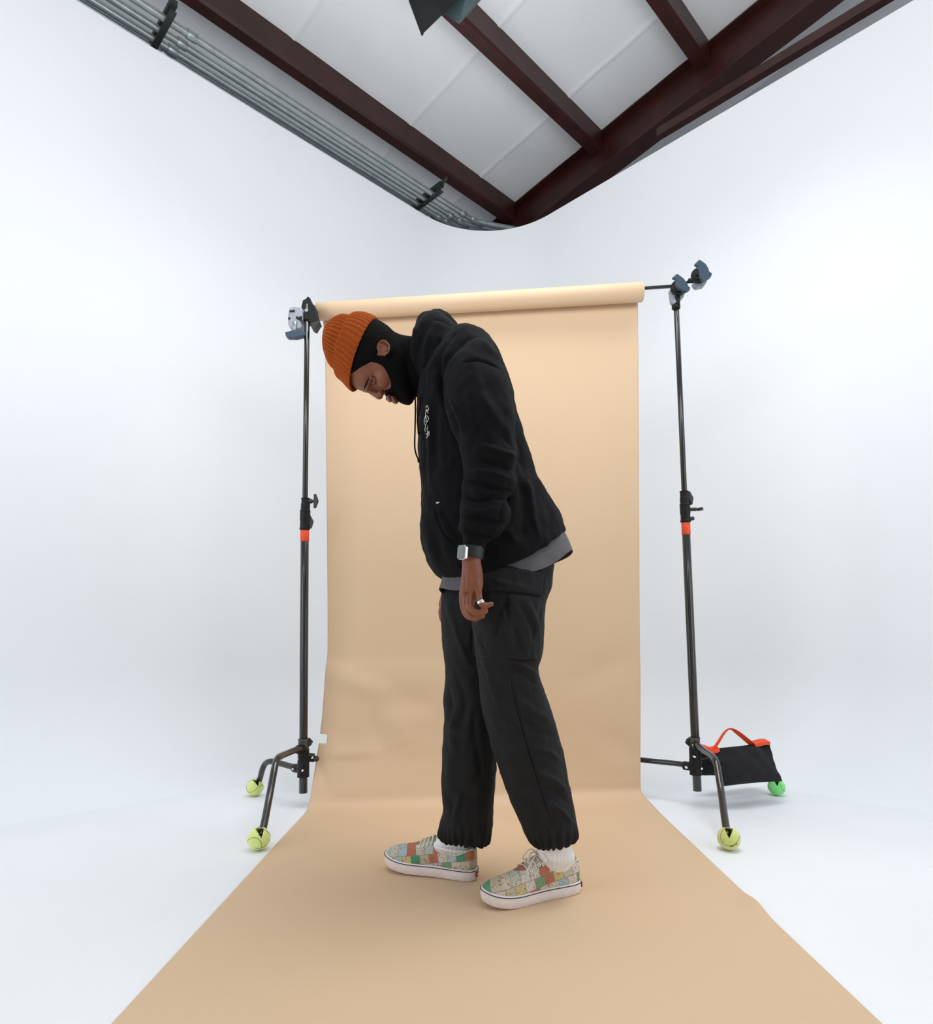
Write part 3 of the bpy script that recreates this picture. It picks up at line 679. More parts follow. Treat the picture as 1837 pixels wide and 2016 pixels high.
b(750, 774, HD-.017, .0085); b(750, 774, HD+.010, .0085)
for s in (-1, 1):
    g.tube([U(720, 769, HD-.004+s*.006), U(724, 760, HD-.004+s*.028), U(729, 749, HD-.004+s*.048)], [.0035, .0048, .0035], 14, True, sub=4)   # brow ridge
b(757, 742, HD-.036, .030); b(757, 748, HD+.030, .028)
g.tube([U(763, 780, HD-.024), U(767, 785, HD-.010), U(767, 786, HD+.004), U(763, 780, HD+.020)], [.004, .0075, .0075, .004], 14, True, sub=4)
g.tube([U(772, 782, HD-.024), U(777, 788, HD-.010), U(777, 788.5, HD+.004), U(772, 782, HD+.020)], [.004, .008, .008, .004], 14, True, sub=4)
# ears
for s, De in ((-1, HD-.0755), (1, HD+.0755)):
    sh = lambda x, y: (lambda a, b_: U(a, b_, De) if s < 0 else U(a, b_, HD)+np.array([0, De-HD, 0]))(756+(x-757)*.84, 683+(y-683)*.84)
    e_ = [sh(745, 692), sh(740, 684), sh(741, 673), sh(749, 667), sh(760, 669), sh(769, 677), sh(773, 688), sh(769, 697), sh(762, 701)]
    g.tube(e_, [.0035, .004, .0042, .0045, .0045, .0045, .0048, .0055, .004], 12, True, sub=4)
    g.tube([sh(753, 683)+[0, -s*.006, 0], sh(760, 694)+[0, -s*.006, 0]], [.0055, .005], 12, True)
    g.tube([sh(747, 679), sh(757, 680), sh(764, 688)], [.003, .0034, .003], 10, True, sub=3)
# trunk, arms and legs under the clothes
loft(g, [(855, 740, 930, 690, 1.70, .12), (850, 800, 985, 780, 1.70, .125), (855, 880, 1005, 880, 1.70, .125), (862, 980, 1020, 975, 1.70, .12), (890, 1080, 1055, 1070, 1.70, .11), (925, 1150, 1050, 1140, 1.70, .10), (940, 1200, 1040, 1200, 1.70, .07)])
g.tube([U(925, 715, 1.62), U(935, 730, 1.54), U(950, 800, 1.51), U(965, 895, 1.495), U(950, 980, 1.485), U(935, 1060, 1.475), U(929, 1090, 1.472), U(928, 1108, 1.470)], [.05, .05, .045, .038, .034, .022, .021, .0225], 20, True, sub=4)
g.tube([U(925, 715, 1.78), U(930, 735, 1.86), U(925, 830, 1.90), U(930, 920, 1.92), U(905, 1040, 1.91), U(900, 1120, 1.91), U(896, 1150, 1.91)], [.05, .05, .045, .038, .034, .027, .025], 20, True, sub=4)
g.tube([U(1000, 1150, 1.63), U(1000, 1240, 1.625), U(1010, 1400, 1.64), U(1060, 1560, 1.65), U(1093, 1690, 1.665), U(1100, 1735, 1.67)], [.08, .075, .055, .042, .024, .014], 20, True, sub=4)
g.tube([U(960, 1150, 1.77), U(945, 1240, 1.78), U(930, 1400, 1.78), U(920, 1560, 1.78), U(900, 1670, 1.78), U(905, 1700, 1.78)], [.08, .075, .055, .042, .024, .014], 20, True, sub=4)
g.tube([U(1100, 1735, 1.67), U(1050, 1755, 1.63), U(1000, 1768, 1.60)], [.018, .015, .012], 16, True, sub=3)
g.tube([U(905, 1700, 1.78), U(850, 1708, 1.81), U(800, 1703, 1.83)], [.018, .015, .012], 16, True, sub=3)
# near hand
loft(g, [(907, 1092, 951, 1090, 1.470, .022), (910, 1106, 947, 1106, 1.470, .020), (909, 1126, 950, 1122, 1.472, .021), (907, 1148, 951, 1144, 1.474, .021), (905, 1165, 948, 1164, 1.476, .018), (911, 1173, 940, 1171, 1.478, .011)], n=40, fix=False)
def finger(pts, rr): g.tube([U(*p) for p in pts], rr, 16, True, sub=4)
finger([(913, 1158, 1.500), (911.5, 1178, 1.505), (914, 1198, 1.506), (921, 1212, 1.502), (938, 1218, 1.495)], [.0098, .0098, .0092, .0086, .0076])
finger([(919, 1160, 1.487), (918, 1180, 1.487), (921, 1202, 1.486), (932, 1215.5, 1.482), (949, 1212, 1.476)], [.0102, .0098, .0094, .0088, .0078])
finger([(928, 1162, 1.473), (925, 1180, 1.470), (926, 1196, 1.467), (938, 1206, 1.464), (955, 1203, 1.462)], [.0100, .0096, .0092, .0086, .0076])
finger([(941, 1160, 1.464), (944, 1178, 1.459), (948, 1189, 1.456), (957, 1192, 1.456), (967, 1189.5, 1.457)], [.0088, .0076, .0082, .0074, .0062])
finger([(938, 1128, 1.492), (941, 1155, 1.512), (930, 1180, 1.525), (925, 1196, 1.524)], [.014, .0125, .0105, .0085])
# far hand, mostly hidden behind the trousers
def fh(x, y, dD): return U(x, y, 1.91+dD)
g.tube([fh(892, 1150, 0), fh(886, 1172, 0), fh(879, 1190, 0)], [.024, .027, .024], 16, True, sub=4)
for k in range(4):
    g.tube([fh(875+k*1.5, 1188, -.022+k*.016), fh(869+k, 1202, -.022+k*.016), fh(870+k, 1216-k, -.022+k*.016), fh(874+k, 1228-k*2, -.02+k*.015)], [.0098, .0092, .0085, .007], 12, True, sub=4)
g.tube([fh(886, 1165, -.02), fh(888, 1185, -.03), fh(886, 1200, -.03)], [.013, .011, .009], 12, True, sub=4)
V, F = remesh(g, .0019, 3)
# face: eye sockets, mouth line, nostril, hand creases
V = sculpt(V, F, folds=[
    ([(736, 760), (734, 751), (736, 742)], 4.5, -.0042),
    ([(772, 787), (769, 780), (768, 774)], 1.8, -.0035), ([(753, 779), (757, 773), (753, 768)], 1.9, -.003), ([(757, 768), (764, 764)], 3, -.002),
    ([(908, 1110), (930, 1112), (948, 1109)], 1.6, -.0008), ([(917, 1165), (919, 1172), (917, 1190)], 1.7, -.0036), ([(923.5, 1166), (923, 1175), (922, 1192)], 1.7, -.0038), ([(934, 1163), (936, 1172), (935, 1184)], 1.9, -.0036),
    ([(913, 1130), (912, 1160)], 2.0, .0011), ([(922, 1128), (920, 1162)], 2.0, .0011), ([(931, 1126), (930, 1160)], 2.0, .0010), ([(940, 1140), (941, 1160)], 2.2, .0012)])
body = obj('body', (V, F), M['skin'], person, fix=False)
Nb = newell(V, F)
# --- hair and beard grown off the head surface
Vm = V.copy(); far = V[:, 1] > HD-.004; Vm[far, 1] = 2*(HD-.004)-Vm[far, 1]; pm = proj(Vm)
isface = (V[:, 0] < U(850, 700, HD)[0]) & (V[:, 2] > 1.2)
def grow(name, poly, thick, cut=()):
    s = sdpoly(pm, crom(list(poly)+[poly[0]], 4)[:-1])
    for c in cut: s = np.minimum(s, -sdpoly(pm, c))
    s = np.where(isface, s, -50)
    keep = s > -2.0; h = thick*np.clip(s/5+.25, 0, 1)-.0012
    idx = np.where(keep)[0]; remap = -np.ones(len(V), int); remap[idx] = np.arange(len(idx))
    nz = np.array([noise.noise(Vector(v*260))+.6*noise.noise(Vector(v*520)) for v in V[idx]])*.0012
    VV = V[idx]+Nb[idx]*(h[idx]+np.where(h[idx] > .0008, nz, 0))[:, None]
    FF = [tuple(remap[list(f)]) for f in F if keep[list(f)].all()]
    return obj(name, (VV, FF), M['hair'], person, fix=False)
eyep = [(696, 770), (700, 728), (714, 712), (733, 715), (752, 722), (764, 738), (769, 752), (768, 764), (758, 768), (752, 795), (700, 800)]
grow('beard', [(697, 733), (700, 700), (716, 697), (738, 699), (762, 702), (785, 715), (812, 735), (832, 760), (832, 800), (760, 805), (752, 786), (757, 775), (758, 768), (768, 764), (769, 752), (764, 738), (752, 720), (733, 713), (715, 716)], .0042,
     cut=[[(761, 796), (761, 783), (765, 777), (771, 779), (778, 780), (784, 788), (783, 796)]])
grow('hair', [(728, 615), (690, 728), (712, 722), (736, 708), (744, 694), (742, 682), (747, 671), (757, 669), (767, 678), (766, 692), (757, 702), (762, 712), (800, 735), (850, 800), (850, 640), (790, 632)], .0045)
# eyes
for s in (-1, 1):
    c = U(735, 748, 1.656) if s < 0 else np.array(U(735, 748, 1.656))*[1, 0, 1]+[0, 2*(HD-.004)-1.656, 0]
    g = G(); g.ell(c, .0112, n=28, m=20); eo = obj('eye', g, M['eye'], person)
    ldir = np.array([-.45, -.45*(-s if False else 1)*1.0, -.77]); ldir = np.array([-.45, s*.62, -.62]); ldir /= np.linalg.norm(ldir)
    g = G(); g.ell(c+ldir*.0056, .0066, .0066, .0066, n=18, m=12); obj('iris', g, M['iris'], eo)
    # lids: shells hugging the ball
    out = np.array([-.25, s*.85, -.45]); out /= np.linalg.norm(out); up = np.array([-.92, 0, .38]); up = up-out*(up@out); up /= np.linalg.norm(up); sd = np.cross(out, up)
    for k, (a0, a1) in enumerate(((15, 85), (-85, -17))):
        R = []
        for a in np.linspace(math.radians(a0), math.radians(a1), 9):
            R.append([c+.0119*(math.cos(a)*(math.cos(q)*out+math.sin(q)*sd)+math.sin(a)*up) for q in np.linspace(-1.35, 1.35, 17)])
        g = G(); g.rings(R, closed=False); obj('eyelid', g, M['skin'], person, solid=.0010)
    g = G(); g.tube([U(717, 766, 1.672), U(720.5, 757, 1.654), U(726, 746, 1.640)] if s < 0 else [np.array([p[0], 2*(HD-.004)-p[1], p[2]]) for p in (U(717, 766, 1.672), U(720.5, 757, 1.654), U(726, 746, 1.640))], [.0016, .0026, .0014], 8, True, sub=5)
    if s < 0: obj('eyebrow', g, M['hair'], person)
g = G()
g.tube([U(764, 780.5, HD-.026), U(768, 787, HD-.011), U(768, 788, HD+.003)], [.003, .0062, .0062], 14, True, sub=4)
g.tube([U(773, 783, HD-.026), U(778.5, 790, HD-.011), U(778.5, 790.5, HD+.003)], [.003, .0068, .0068], 14, True, sub=4)
obj('lips', g, M['lip'], person)

# --- beanie
NR = 44
def rib(amp, fade=False):
    def fn(t, th, P, c):
        w = amp*(np.abs(np.cos(th*NR/2))**.8-.5)*(1 if not fade else (1-.5*t)); N_ = P-c; L = np.linalg.norm(N_, axis=1)[:, None]
        return P+N_/L*w[:, None]*np.minimum(1, L/.03)
    return fn
g = G()
loft(g, [(686, 760, 738, 633, HD, .078), (664, 735, 704, 627, HD, .077), (656, 728, 694, 625, HD, .074), (646, 718, 680, 624, HD, .071), (640, 705, 664, 630.5, HD, .061), (637, 690, 652, 639, HD, .044), (637, 676, 643, 646, HD, .024), (637.5, 664, 639.5, 652, HD, .008)], n=528, sub=8, ex=2.15, fn=rib(.0048))
loft_b = g
crown = obj('beanie', g, M['beanie'], person)
g = G()
# turned-up cuff: outer face, rolled lower and upper edges
loft(g, [(688, 757, 737, 637, HD, .074), (690, 762, 743, 636, HD, .078), (690.5, 767, 747, 632, HD, .0825), (688, 768.5, 745.5, 629, HD, .0850), (680, 762, 735, 623, HD, .0870), (670, 751, 721, 619.5, HD, .0870), (661.5, 744, 709, 619.5, HD, .0860), (658.5, 740, 704.5, 621.5, HD, .083), (661, 736, 704, 626, HD, .079)], n=528, sub=7, ex=2.15, fn=rib(.0036), cap=False)
obj('beanie_cuff', g, M['beanie'], person, label='turned-up ribbed cuff')

# --- hoodie
g = G()
loft(g, [(874, 1137, 1108, 1048, D0, .165, -.040), (871, 1141, 1112, 1046, D0, .180, -.046), (850, 1122, 1108, 1031, D0, .183, -.038), (833, 1083, 1100, 1013, D0, .178, -.022), (827, 1042, 1089, 992, D0, .166, -.01), (830, 998, 1073, 965, D0, .163), (829, 955, 1057, 944, D0, .161),
         (825, 910, 1046, 908, D0, .162), (824, 870, 1036, 875, D0, .166), (822, 830, 1023, 834, D0, .172), (823, 792, 1009, 782, D0, .178), (826, 765, 997, 736, D0, .180), (836, 745, 981, 700, D0, .172), (846, 725, 960, 668, D0, .145), (858, 706, 925, 652, D0, .10), (868, 700, 900, 652, D0, .06)], sub=6)
# hood collar and bunched hood
loft(g, [(838, 782, 925, 662, D0, .125), (826, 775, 903, 645, D0, .118), (817, 764, 872, 620, D0, .108), (811.5, 752, 848, 620, D0, .098), (810, 742, 829, 636, D0, .088), (810.5, 730, 817, 650, D0, .078)], sub=6)
g.tube([U(846, 628, 1.64), U(862, 627, 1.68), U(876, 634, 1.72), U(890, 647, 1.76)], [.018, .026, .027, .022], 20, True, sub=5)
g.tube([U(822, 655, 1.62), U(836, 633, 1.66), U(850, 626, 1.70)], [.016, .022, .022], 18, True, sub=5)
# near sleeve
loft(g, [(905, 700, 945, 672, 1.60, .05), (880, 725, 972, 682, 1.565, .066), (872, 765, 994, 725, 1.535, .073), (874, 800, 1007, 775, 1.515, .074), (886, 835, 1015, 820, 1.50, .072), (900, 865, 1016, 862, 1.495, .070), (909, 893, 1021, 896, 1.49, .068), (913, 922, 1014, 924, 1.487, .062),
         (912, 946, 1017, 948, 1.485, .064), (910, 965, 1010, 968, 1.483, .060), (909, 985, 997, 983, 1.481, .057), (906, 1005, 1005, 1004, 1.479, .060), (906, 1022, 1003, 1024, 1.478, .057), (903, 1040, 990, 1046, 1.477, .050), (908, 1049, 972, 1062, 1.476, .036), (911, 1058, 960, 1068, 1.475, .029), (910, 1074, 956, 1079, 1.474, .028), (908, 1084, 952, 1089, 1.474, .0275)], sub=6)
# far sleeve
loft(g, [(905, 705, 945, 680, 1.80, .05), (880, 735, 965, 700, 1.835, .066), (880, 800, 985, 790, 1.87, .07), (885, 865, 985, 865, 1.90, .066), (888, 920, 985, 925, 1.905, .062), (880, 990, 965, 1000, 1.905, .055), (873, 1050, 940, 1065, 1.905, .048), (872, 1100, 915, 1110, 1.905, .031), (871, 1132, 905, 1134, 1.905, .030)], sub=6)
V, F = remesh(g, .0030, 3)
fo = [([(911, 715), (940, 710), (962, 714), (985, 728)], 2.4, -.0035), ([(868, 690), (864, 726), (872, 780), (893, 828), (905, 868)], 6, -.010), ([(880, 670), (876, 720), (884, 770), (905, 820)], 6, .004),
      ([(935, 720), (950, 780), (990, 840), (1012, 870)], 9, .004), ([(925, 760), (935, 830), (965, 880)], 8, -.004), ([(1000, 800), (990, 850), (1010, 880)], 7, -.004),
      ([(945, 875), (975, 885), (1018, 900)], 6, .006), ([(940, 905), (980, 915), (1012, 924)], 5, -.007), ([(912, 946), (945, 950), (985, 965), (1010, 968)], 5, -.009), ([(915, 930), (960, 930), (1010, 945)], 6, .005),
      ([(911, 975), (940, 985), (975, 978), (1002, 985)], 4.5, -.008), ([(925, 962), (960, 972)], 5, .004), ([(905, 1000), (940, 1008), (985, 1000)], 6, .005), ([(905, 1018), (940, 1020), (980, 1028), (1000, 1022)], 5, -.007), ([(905, 1033), (935, 1030), (960, 1040), (990, 1040)], 5, .005),
      ([(906, 1045), (925, 1048), (950, 1056), (975, 1062)], 4, -.006), ([(990, 985), (985, 1015), (995, 1040)], 4, -.004),
      ([(838, 780), (846, 850), (845, 920), (852, 980)], 5, .004), ([(860, 780), (856, 860), (862, 940)], 8, -.005), ([(832, 830), (836, 900), (835, 960)], 4, -.003),
      ([(858, 998), (866, 1030), (882, 1058), (905, 1072)], 2.6, -.005), ([(862, 1000), (870, 1028), (888, 1054)], 5, .003), ([(840, 1010), (842, 1060), (862, 1110)], 8, .005), ([(858, 1040), (866, 1080), (880, 1120)], 8, -.004),
      ([(1036, 930), (1046, 980), (1052, 1030), (1062, 1060)], 6, .006), ([(1022, 930), (1030, 1000), (1030, 1070)], 8, -.006), ([(1075, 990), (1085, 1020), (1080, 1050)], 7, -.004), ([(1000, 1040), (1015, 1070)], 8, .003),
      ([(835, 650), (822, 690), (820, 730), (836, 765)], 6, -.006), ([(850, 645), (838, 690), (838, 740)], 7, .005), ([(872, 665), (860, 700), (855, 735)], 6, -.005), ([(900, 650), (884, 668), (870, 700)], 5, -.005), ([(850, 628), (872, 634), (892, 644)], 3, -.003),
      ([(1000, 720), (1016, 790), (1028, 850), (1040, 900)], 5, .003), ([(1010, 850), (1030, 920), (1045, 960)], 6, -.005), ([(930, 660), (960, 680), (985, 705)], 7, .003)]
V = sculpt(V, F, fo, plates=[([(866, 1000), (905, 1070), (905, 1120), (860, 1120), (836, 1070), (834, 1015), (845, 995)], .0025, 3)], lf=[(.0045, 22), (.0020, 60)], gain=1.35)
hoodie = obj('hoodie', (V, F), M['hoodie'], person, fix=False)
# surface finder for small things laid on garments
def surf(V, F):
    N = newell(V, F); w = facing(V, N) > .15; P = V[w]; Q = proj(P)
    def f(px, py, off=.0012):
        d = (Q[:, 0]-px)**2+(Q[:, 1]-py)**2; k = np.where(d < (2.2+math.sqrt(d.min()))**2)[0]; D = P[k, 1].min()
        return U(px, py, D-off)
    return f
sf = surf(V, F)
def zl(x, y): return (815+x/20.17, 780+y/20.16)
g = G()
for line, w in [([(490, 480), (485, 420), (525, 375), (570, 460), (588, 530), (555, 570), (550, 640), (575, 685)], 1.6), ([(475, 555), (520, 545), (520, 590), (480, 590)], 1.8),
                ([(490, 590), (465, 690), (460, 780), (420, 900), (408, 1000), (425, 1090), (460, 1150), (450, 1250), (430, 1340), (475, 1415)], 1.3), ([(470, 790), (480, 860), (455, 880)], 1.8),
                ([(500, 760), (570, 840), (585, 900), (545, 1000), (505, 1000), (500, 920), (520, 900)], 1.4), ([(430, 960), (460, 1010), (490, 1070), (470, 1150)], 1.0), ([(545, 1170), (555, 1230), (520, 1300), (495, 1300)], 1.2), ([(520, 1300), (540, 1380), (545, 1440)], 1.0),
                ([(490, 1510), (550, 1460), (600, 1395)], 1.9), ([(600, 1400), (605, 1530), (580, 1570)], 1.7), ([(550, 1470), (545, 1560), (505, 1660)], 1.9)]:
    pts = crom(np.array([zl(*p) for p in line], float), 5)
    g.tube([sf(p[0], p[1], .0008) for p in pts],   .00058*w, 6, flat=(1, 1))
obj('chest_embroidery', g, M['white'], hoodie, label='white embroidered script running down the chest')
for P in ([(817.5, 782, 1.60), (818, 810, 1.60), (817, 850, 1.60), (816.5, 878, 1.60), (819, 893, 1.60), (824, 905, 1.60)], [(826, 782, 1.61), (827, 800, 1.60), (822, 825, 1.61), (824, 850, 1.62)]):
    g = G(); g.tube([U(*p) for p in P], .0021, 8, True, sub=8); g.tube([U(*P[-1]), U(P[-1][0]+.6, P[-1][1]+4, P[-1][2])], .0030, 8, True)
    obj('drawstring', g, M['hoodie'], hoodie)
g = G(); g.ell(sf(861, 990, .0015), .0030, .0018, .0026); g.ell(sf(864, 989, .0012), .0018, .0012, .0015); obj('lint_spot', g, M['white'], hoodie, label='pale fluff spot by the pocket')

# --- t-shirt hem
def wavy(t, th, P, c): P = P.copy(); P[:, 2] += .005*np.sin(th*5+.6)*(1-t); P[:, 1] += .004*np.sin(th*9)*(1-t); return P
g = G()
loft(g, [(864, 1163, 1127, 1087, D0, .172, -.034), (865, 1158, 1123, 1076, D0, .172, -.036), (869, 1140, 1112, 1052, D0, .170, -.04), (862, 1110, 1096, 1030, D0, .150, -.03)], sub=6, cap=False, fn=wavy)
tee = obj('t_shirt', g, M['tee'], person, solid=.0015)

# --- trousers
g = G()
loft(g, [(915, 1060, 1080, 1050, 1.66, .09), (905, 1100, 1092, 1098, 1.65, .104), (902, 1130, 1089, 1130, 1.64, .112), (904, 1165, 1083, 1160, 1.632, .114), (922, 1200, 1074, 1195, 1.625, .112), (931, 1240, 1071, 1240, 1.62, .106), (936, 1290, 1067, 1288, 1.62, .100), (940, 1325, 1059, 1318, 1.622, .090),
         (944, 1360, 1071, 1356, 1.625, .086), (951, 1408, 1089, 1410, 1.63, .085), (965, 1457, 1100, 1450, 1.635, .084), (979, 1507, 1112, 1498, 1.64, .082), (994, 1548, 1121, 1545, 1.645, .080), (1010, 1590, 1130, 1590, 1.65, .078), (1030, 1634, 1138, 1632, 1.652, .074), (1042, 1656, 1137, 1645, 1.654, .068), (1050, 1665, 1130, 1652, 1.654, .052)], sub=6)
loft(g, [(880, 1065, 1060, 1055, 1.77, .11), (872, 1120, 1085, 1115, 1.775, .115), (871, 1165, 1070, 1165, 1.775, .112), (870, 1230, 1020, 1230, 1.78, .10), (874, 1290, 1000, 1290, 1.78, .092), (877, 1325, 990, 1325, 1.78, .086), (874, 1360, 985, 1360, 1.78, .084), (873, 1385, 982, 1385, 1.78, .083), (874.5, 1405, 980, 1405, 1.78, .083), (872, 1447, 979, 1447, 1.78, .082),
         (870, 1500, 977, 1500, 1.78, .080), (869, 1551, 975, 1551, 1.78, .078), (872, 1592, 972, 1595, 1.78, .076), (866, 1616, 970, 1618, 1.78, .074), (863, 1640, 967, 1648, 1.78, .070), (866, 1650, 963, 1660, 1.78, .055)], sub=6)
# far cargo pocket standing proud of the far leg
g.tube([U(884, 1185, 1.85), U(885, 1220, 1.855), U(886, 1270, 1.855), U(884, 1298, 1.84)], [.020, .024, .024, .012], 16, True, sub=4)
V, F = remesh(g, .0028, 3)
fo = [([(1003, 1318), (1012, 1370), (1032, 1450), (1056, 1530), (1078, 1600), (1090, 1645)], 1.8, -.003), ([(1008, 1318), (1018, 1370), (1038, 1450), (1062, 1530), (1084, 1600)], 3, .0015),
      ([(1010, 1300), (1035, 1312), (1056, 1330)], 4.5, .006), ([(1000, 1312), (1030, 1328), (1060, 1350)], 5, -.005), ([(1015, 1375), (1045, 1395), (1085, 1425)], 7, .004), ([(1020, 1410), (1060, 1440), (1095, 1450)], 7, -.004), ([(1045, 1470), (1080, 1480), (1105, 1500)], 6, .003), ([(1060, 1520), (1090, 1535), (1116, 1560)], 6, .005), ([(1060, 1545), (1095, 1560), (1122, 1585)], 5, -.004), ([(1080, 1580), (1105, 1595), (1128, 1625)], 5, .004),
      ([(935, 1235), (945, 1280), (965, 1330), (985, 1400)], 6, .003), ([(985, 1185), (1000, 1240), (1008, 1292)], 5, .005), ([(1000, 1180), (985, 1210), (975, 1260)], 5, -.004), ([(1020, 1185), (1040, 1220), (1055, 1270)], 5, -.005), ([(1035, 1180), (1052, 1220), (1062, 1250)], 5, .004), ([(1010, 1230), (1020, 1260), (1030, 1295)], 5, -.003),
      ([(933, 1225), (945, 1260), (962, 1292)], 1.6, -.002), ([(930, 1225), (932, 1292), (968, 1290)], 1.8, -.002), ([(952, 1163), (1000, 1165), (1066, 1174)], 2.0, -.006), ([(1000, 1298), (1030, 1300), (1056, 1300)], 2.0, -.004), ([(1071, 1130), (1067, 1172)], 2.0, -.004), ([(1065, 1180), (1060, 1240), (1052, 1298)], 2.0, -.004),
      ([(955, 1125), (1000, 1118), (1066, 1127)], 1.8, -.003), ([(960, 1140), (1000, 1150), (1040, 1160)], 5, .002), ([(1040, 1130), (1020, 1145), (1000, 1160)], 5, -.002),
      ([(880, 1180), (900, 1250), (925, 1310)], 6, .004), ([(878, 1350), (886, 1390), (880, 1430)], 6, -.006), ([(874, 1400), (890, 1415), (888, 1440)], 5, .005), ([(882, 1440), (895, 1470), (905, 1475)], 5, .003), ([(900, 1330), (915, 1380), (905, 1440)], 8, -.004), ([(930, 1400), (940, 1470), (950, 1540)], 8, -.004), ([(905, 1560), (900, 1590), (885, 1620)], 6, .005), ([(885, 1570), (890, 1600), (880, 1630)], 5, -.004), ([(945, 1540), (940, 1590), (950, 1630)], 7, .003), ([(890, 1480), (885, 1520), (890, 1560)], 7, .003)]
pl = [([(948, 1120), (1000, 1115), (1070, 1126), (1067, 1173), (1000, 1166), (950, 1164)], .006, 2.5), ([(1000, 1170), (1066, 1176), (1062, 1240), (1054, 1299), (1003, 1297)], .005, 3)]
# gathered hems
V = sculpt(V, F, fo, plates=pl, lf=[(.004, 20), (.0020, 60)], gain=1.4)
pp_ = proj(V); N_ = newell(V, F)
for (x0, y0, x1, y1), D_, c_ in (((1040, 1663, 1137, 1646), 1.652, U(1090, 1650, 1.652)), ((863, 1646, 965, 1658), 1.78, U(914, 1650, 1.78))):
    near_leg = (abs(V[:, 1]-D_) < .085) & (V[:, 2] < .24)
    t = (pp_[:, 0]-x0)/(x1-x0); yl = y0+(y1-y0)*t; up = np.clip((yl-pp_[:, 1])/32, 0, 1); a = np.arctan2(V[:, 1]-c_[1], V[:, 0]-c_[0])
    V += N_*(np.where(near_leg, (.0034*np.sin(a*22+1.5*np.sin(a*3))-.001)*(1-up)**1.3, 0))[:, None]
trousers = obj('trousers', (V, F), M['trouser'], person, fix=False)
st = surf(V, F)
def stitch(line, step=3.4):
    P = crom(np.array(line, float), 12); seg = np.r_[0, np.cumsum(np.linalg.norm(np.diff(P, axis=0), axis=1))]; t = 0; g = G()
    while t+step*.6 < seg[-1]:
        a = [np.interp(t, seg, P[:, k]) for k in (0, 1)]; b_ = [np.interp(t+step*.6, seg, P[:, k]) for k in (0, 1)]
        g.tube([st(*a, .0003), st(*b_, .0003)], .00042, 5); t += step
    return g
M['thread'] = mat('dark_grey_thread', (0.035, 0.036, 0.04, 1), .8)
for l in ([(952, 1160), (1000, 1162), (1062, 1169)], [(1067, 1130), (1064, 1168)], [(960, 1120), (1000, 1120), (1066, 1130)], [(1004, 1293), (1030, 1296), (1052, 1296)], [(1060, 1180), (1056, 1240), (1049, 1294)], [(1000, 1320), (1009, 1370), (1029, 1450), (1053, 1530), (1075, 1600), (1087, 1640)], [(938, 1294), (955, 1293), (968, 1291)]):
    obj('seam_stitching', stitch(l), M['thread'], trousers, label='row of dark grey stitches')
for P in ([(893, 1652, 1.705), (892, 1660, 1.70)], [(915, 1656, 1.70), (916, 1668, 1.70)]):
    g = G(); g.tube([U(*p) for p in P], .0028, 8, True); obj('hem_cord', g, M['trouser'], trousers)

# --- watch and ring
g = G(); loft(g, [(907.5, 1074, 954, 1078, 1.474, .031), (908, 1078, 953.5, 1083, 1.474, .0325), (908, 1090, 952, 1096, 1.474, .0325), (909, 1096, 951, 1102, 1.474, .031)], n=48, sub=4, fix=False)
strap = obj('watch_strap', g, M['strap'], person)
Mw = frame((-.80, -.56, .05), (.12, -.1, 1))
Mw = frame((-.80, -.60, .02), (-.10, .05, -1))   # x = down the arm, z = out of the face
c_ = U(911.5, 1087.5, 1.446)
def rbox(g, c, lx, ly, lz, M_, r):
    P = []
    for q in range(4):
        sx, sy = ((1, 1), (-1, 1), (-1, -1), (1, -1))[q]
        for a in np.linspace(0, math.pi/2, 6):
            aa = a+q*math.pi/2; P.append((sx*(lx/2-r)+r*math.cos(aa), sy*(ly/2-r)+r*math.sin(aa)))
    R = [[c+M_@np.array([x*k, y*k, z]) for x, y in P] for z, k in ((-lz/2, .90), (-lz/2*.6, 1), (lz/2*.6, 1), (lz/2, .93))]
    g.rings(R)
g = G(); rbox(g, c_, .0345, .0300, .0100, Mw, .007); wc = obj('watch_case', g, M['silver'], person, angle=60)
g = G(); rbox(g, c_+Mw@np.array([0, 0, .0052]), .0325, .0282, .002, Mw, .0065); obj('screen', g, M['screen'], wc, label='blank grey reflective screen')
g = G(); a_ = U(944, 1178, 1.459); b_ = U(948, 1190, 1.456); dv = (b_-a_)/np.linalg.norm(b_-a_); cc = a_*.35+b_*.65
g.tube([cc-dv*.0035, cc-dv*.003, cc+dv*.003, cc+dv*.0035], [.0088, .0094, .0094, .0088], 32); obj('ring', g, M['silver'], person, label='wide silver ring on the little finger')

# --- socks and shoes
def ribs(t, th, P, c): N_ = P-c; return P+N_*(.022*np.cos(th*34))[:, None]
def sock(secs, foot):
    g = G(); loft(g, secs, n=136, sub=6, fn=ribs); g.tube([np.array(p) for p in foot], [.020, .024, .022], 28, True, sub=4); V, F = remesh(g, .0016, 0); obj('sock', (V, F), M['sock'], person, fix=False)
sock([(1064, 1635, 1118, 1630, 1.655, .034), (1060, 1660, 1120, 1655, 1.657, .034), (1054, 1682, 1128, 1676, 1.660, .036), (1052, 1694, 1131, 1690, 1.664, .034), (1056, 1712, 1124, 1708, 1.672, .027), (1060, 1735, 1116, 1730, 1.675, .022)], [(.238, 1.682, .062), (.205, 1.668, .064), (.160, 1.650, .066)])
sock([(870, 1625, 925, 1630, 1.785, .034), (866, 1642, 928, 1648, 1.785, .034), (858, 1655, 932, 1664, 1.785, .036), (854, 1664, 932, 1672, 1.775, .034), (860, 1680, 924, 1685, 1.785, .020), (864, 1700, 916, 1700, 1.785, .016)], [(-.025, 1.776, .058), (-.06, 1.789, .062), (-.10, 1.803, .068)])
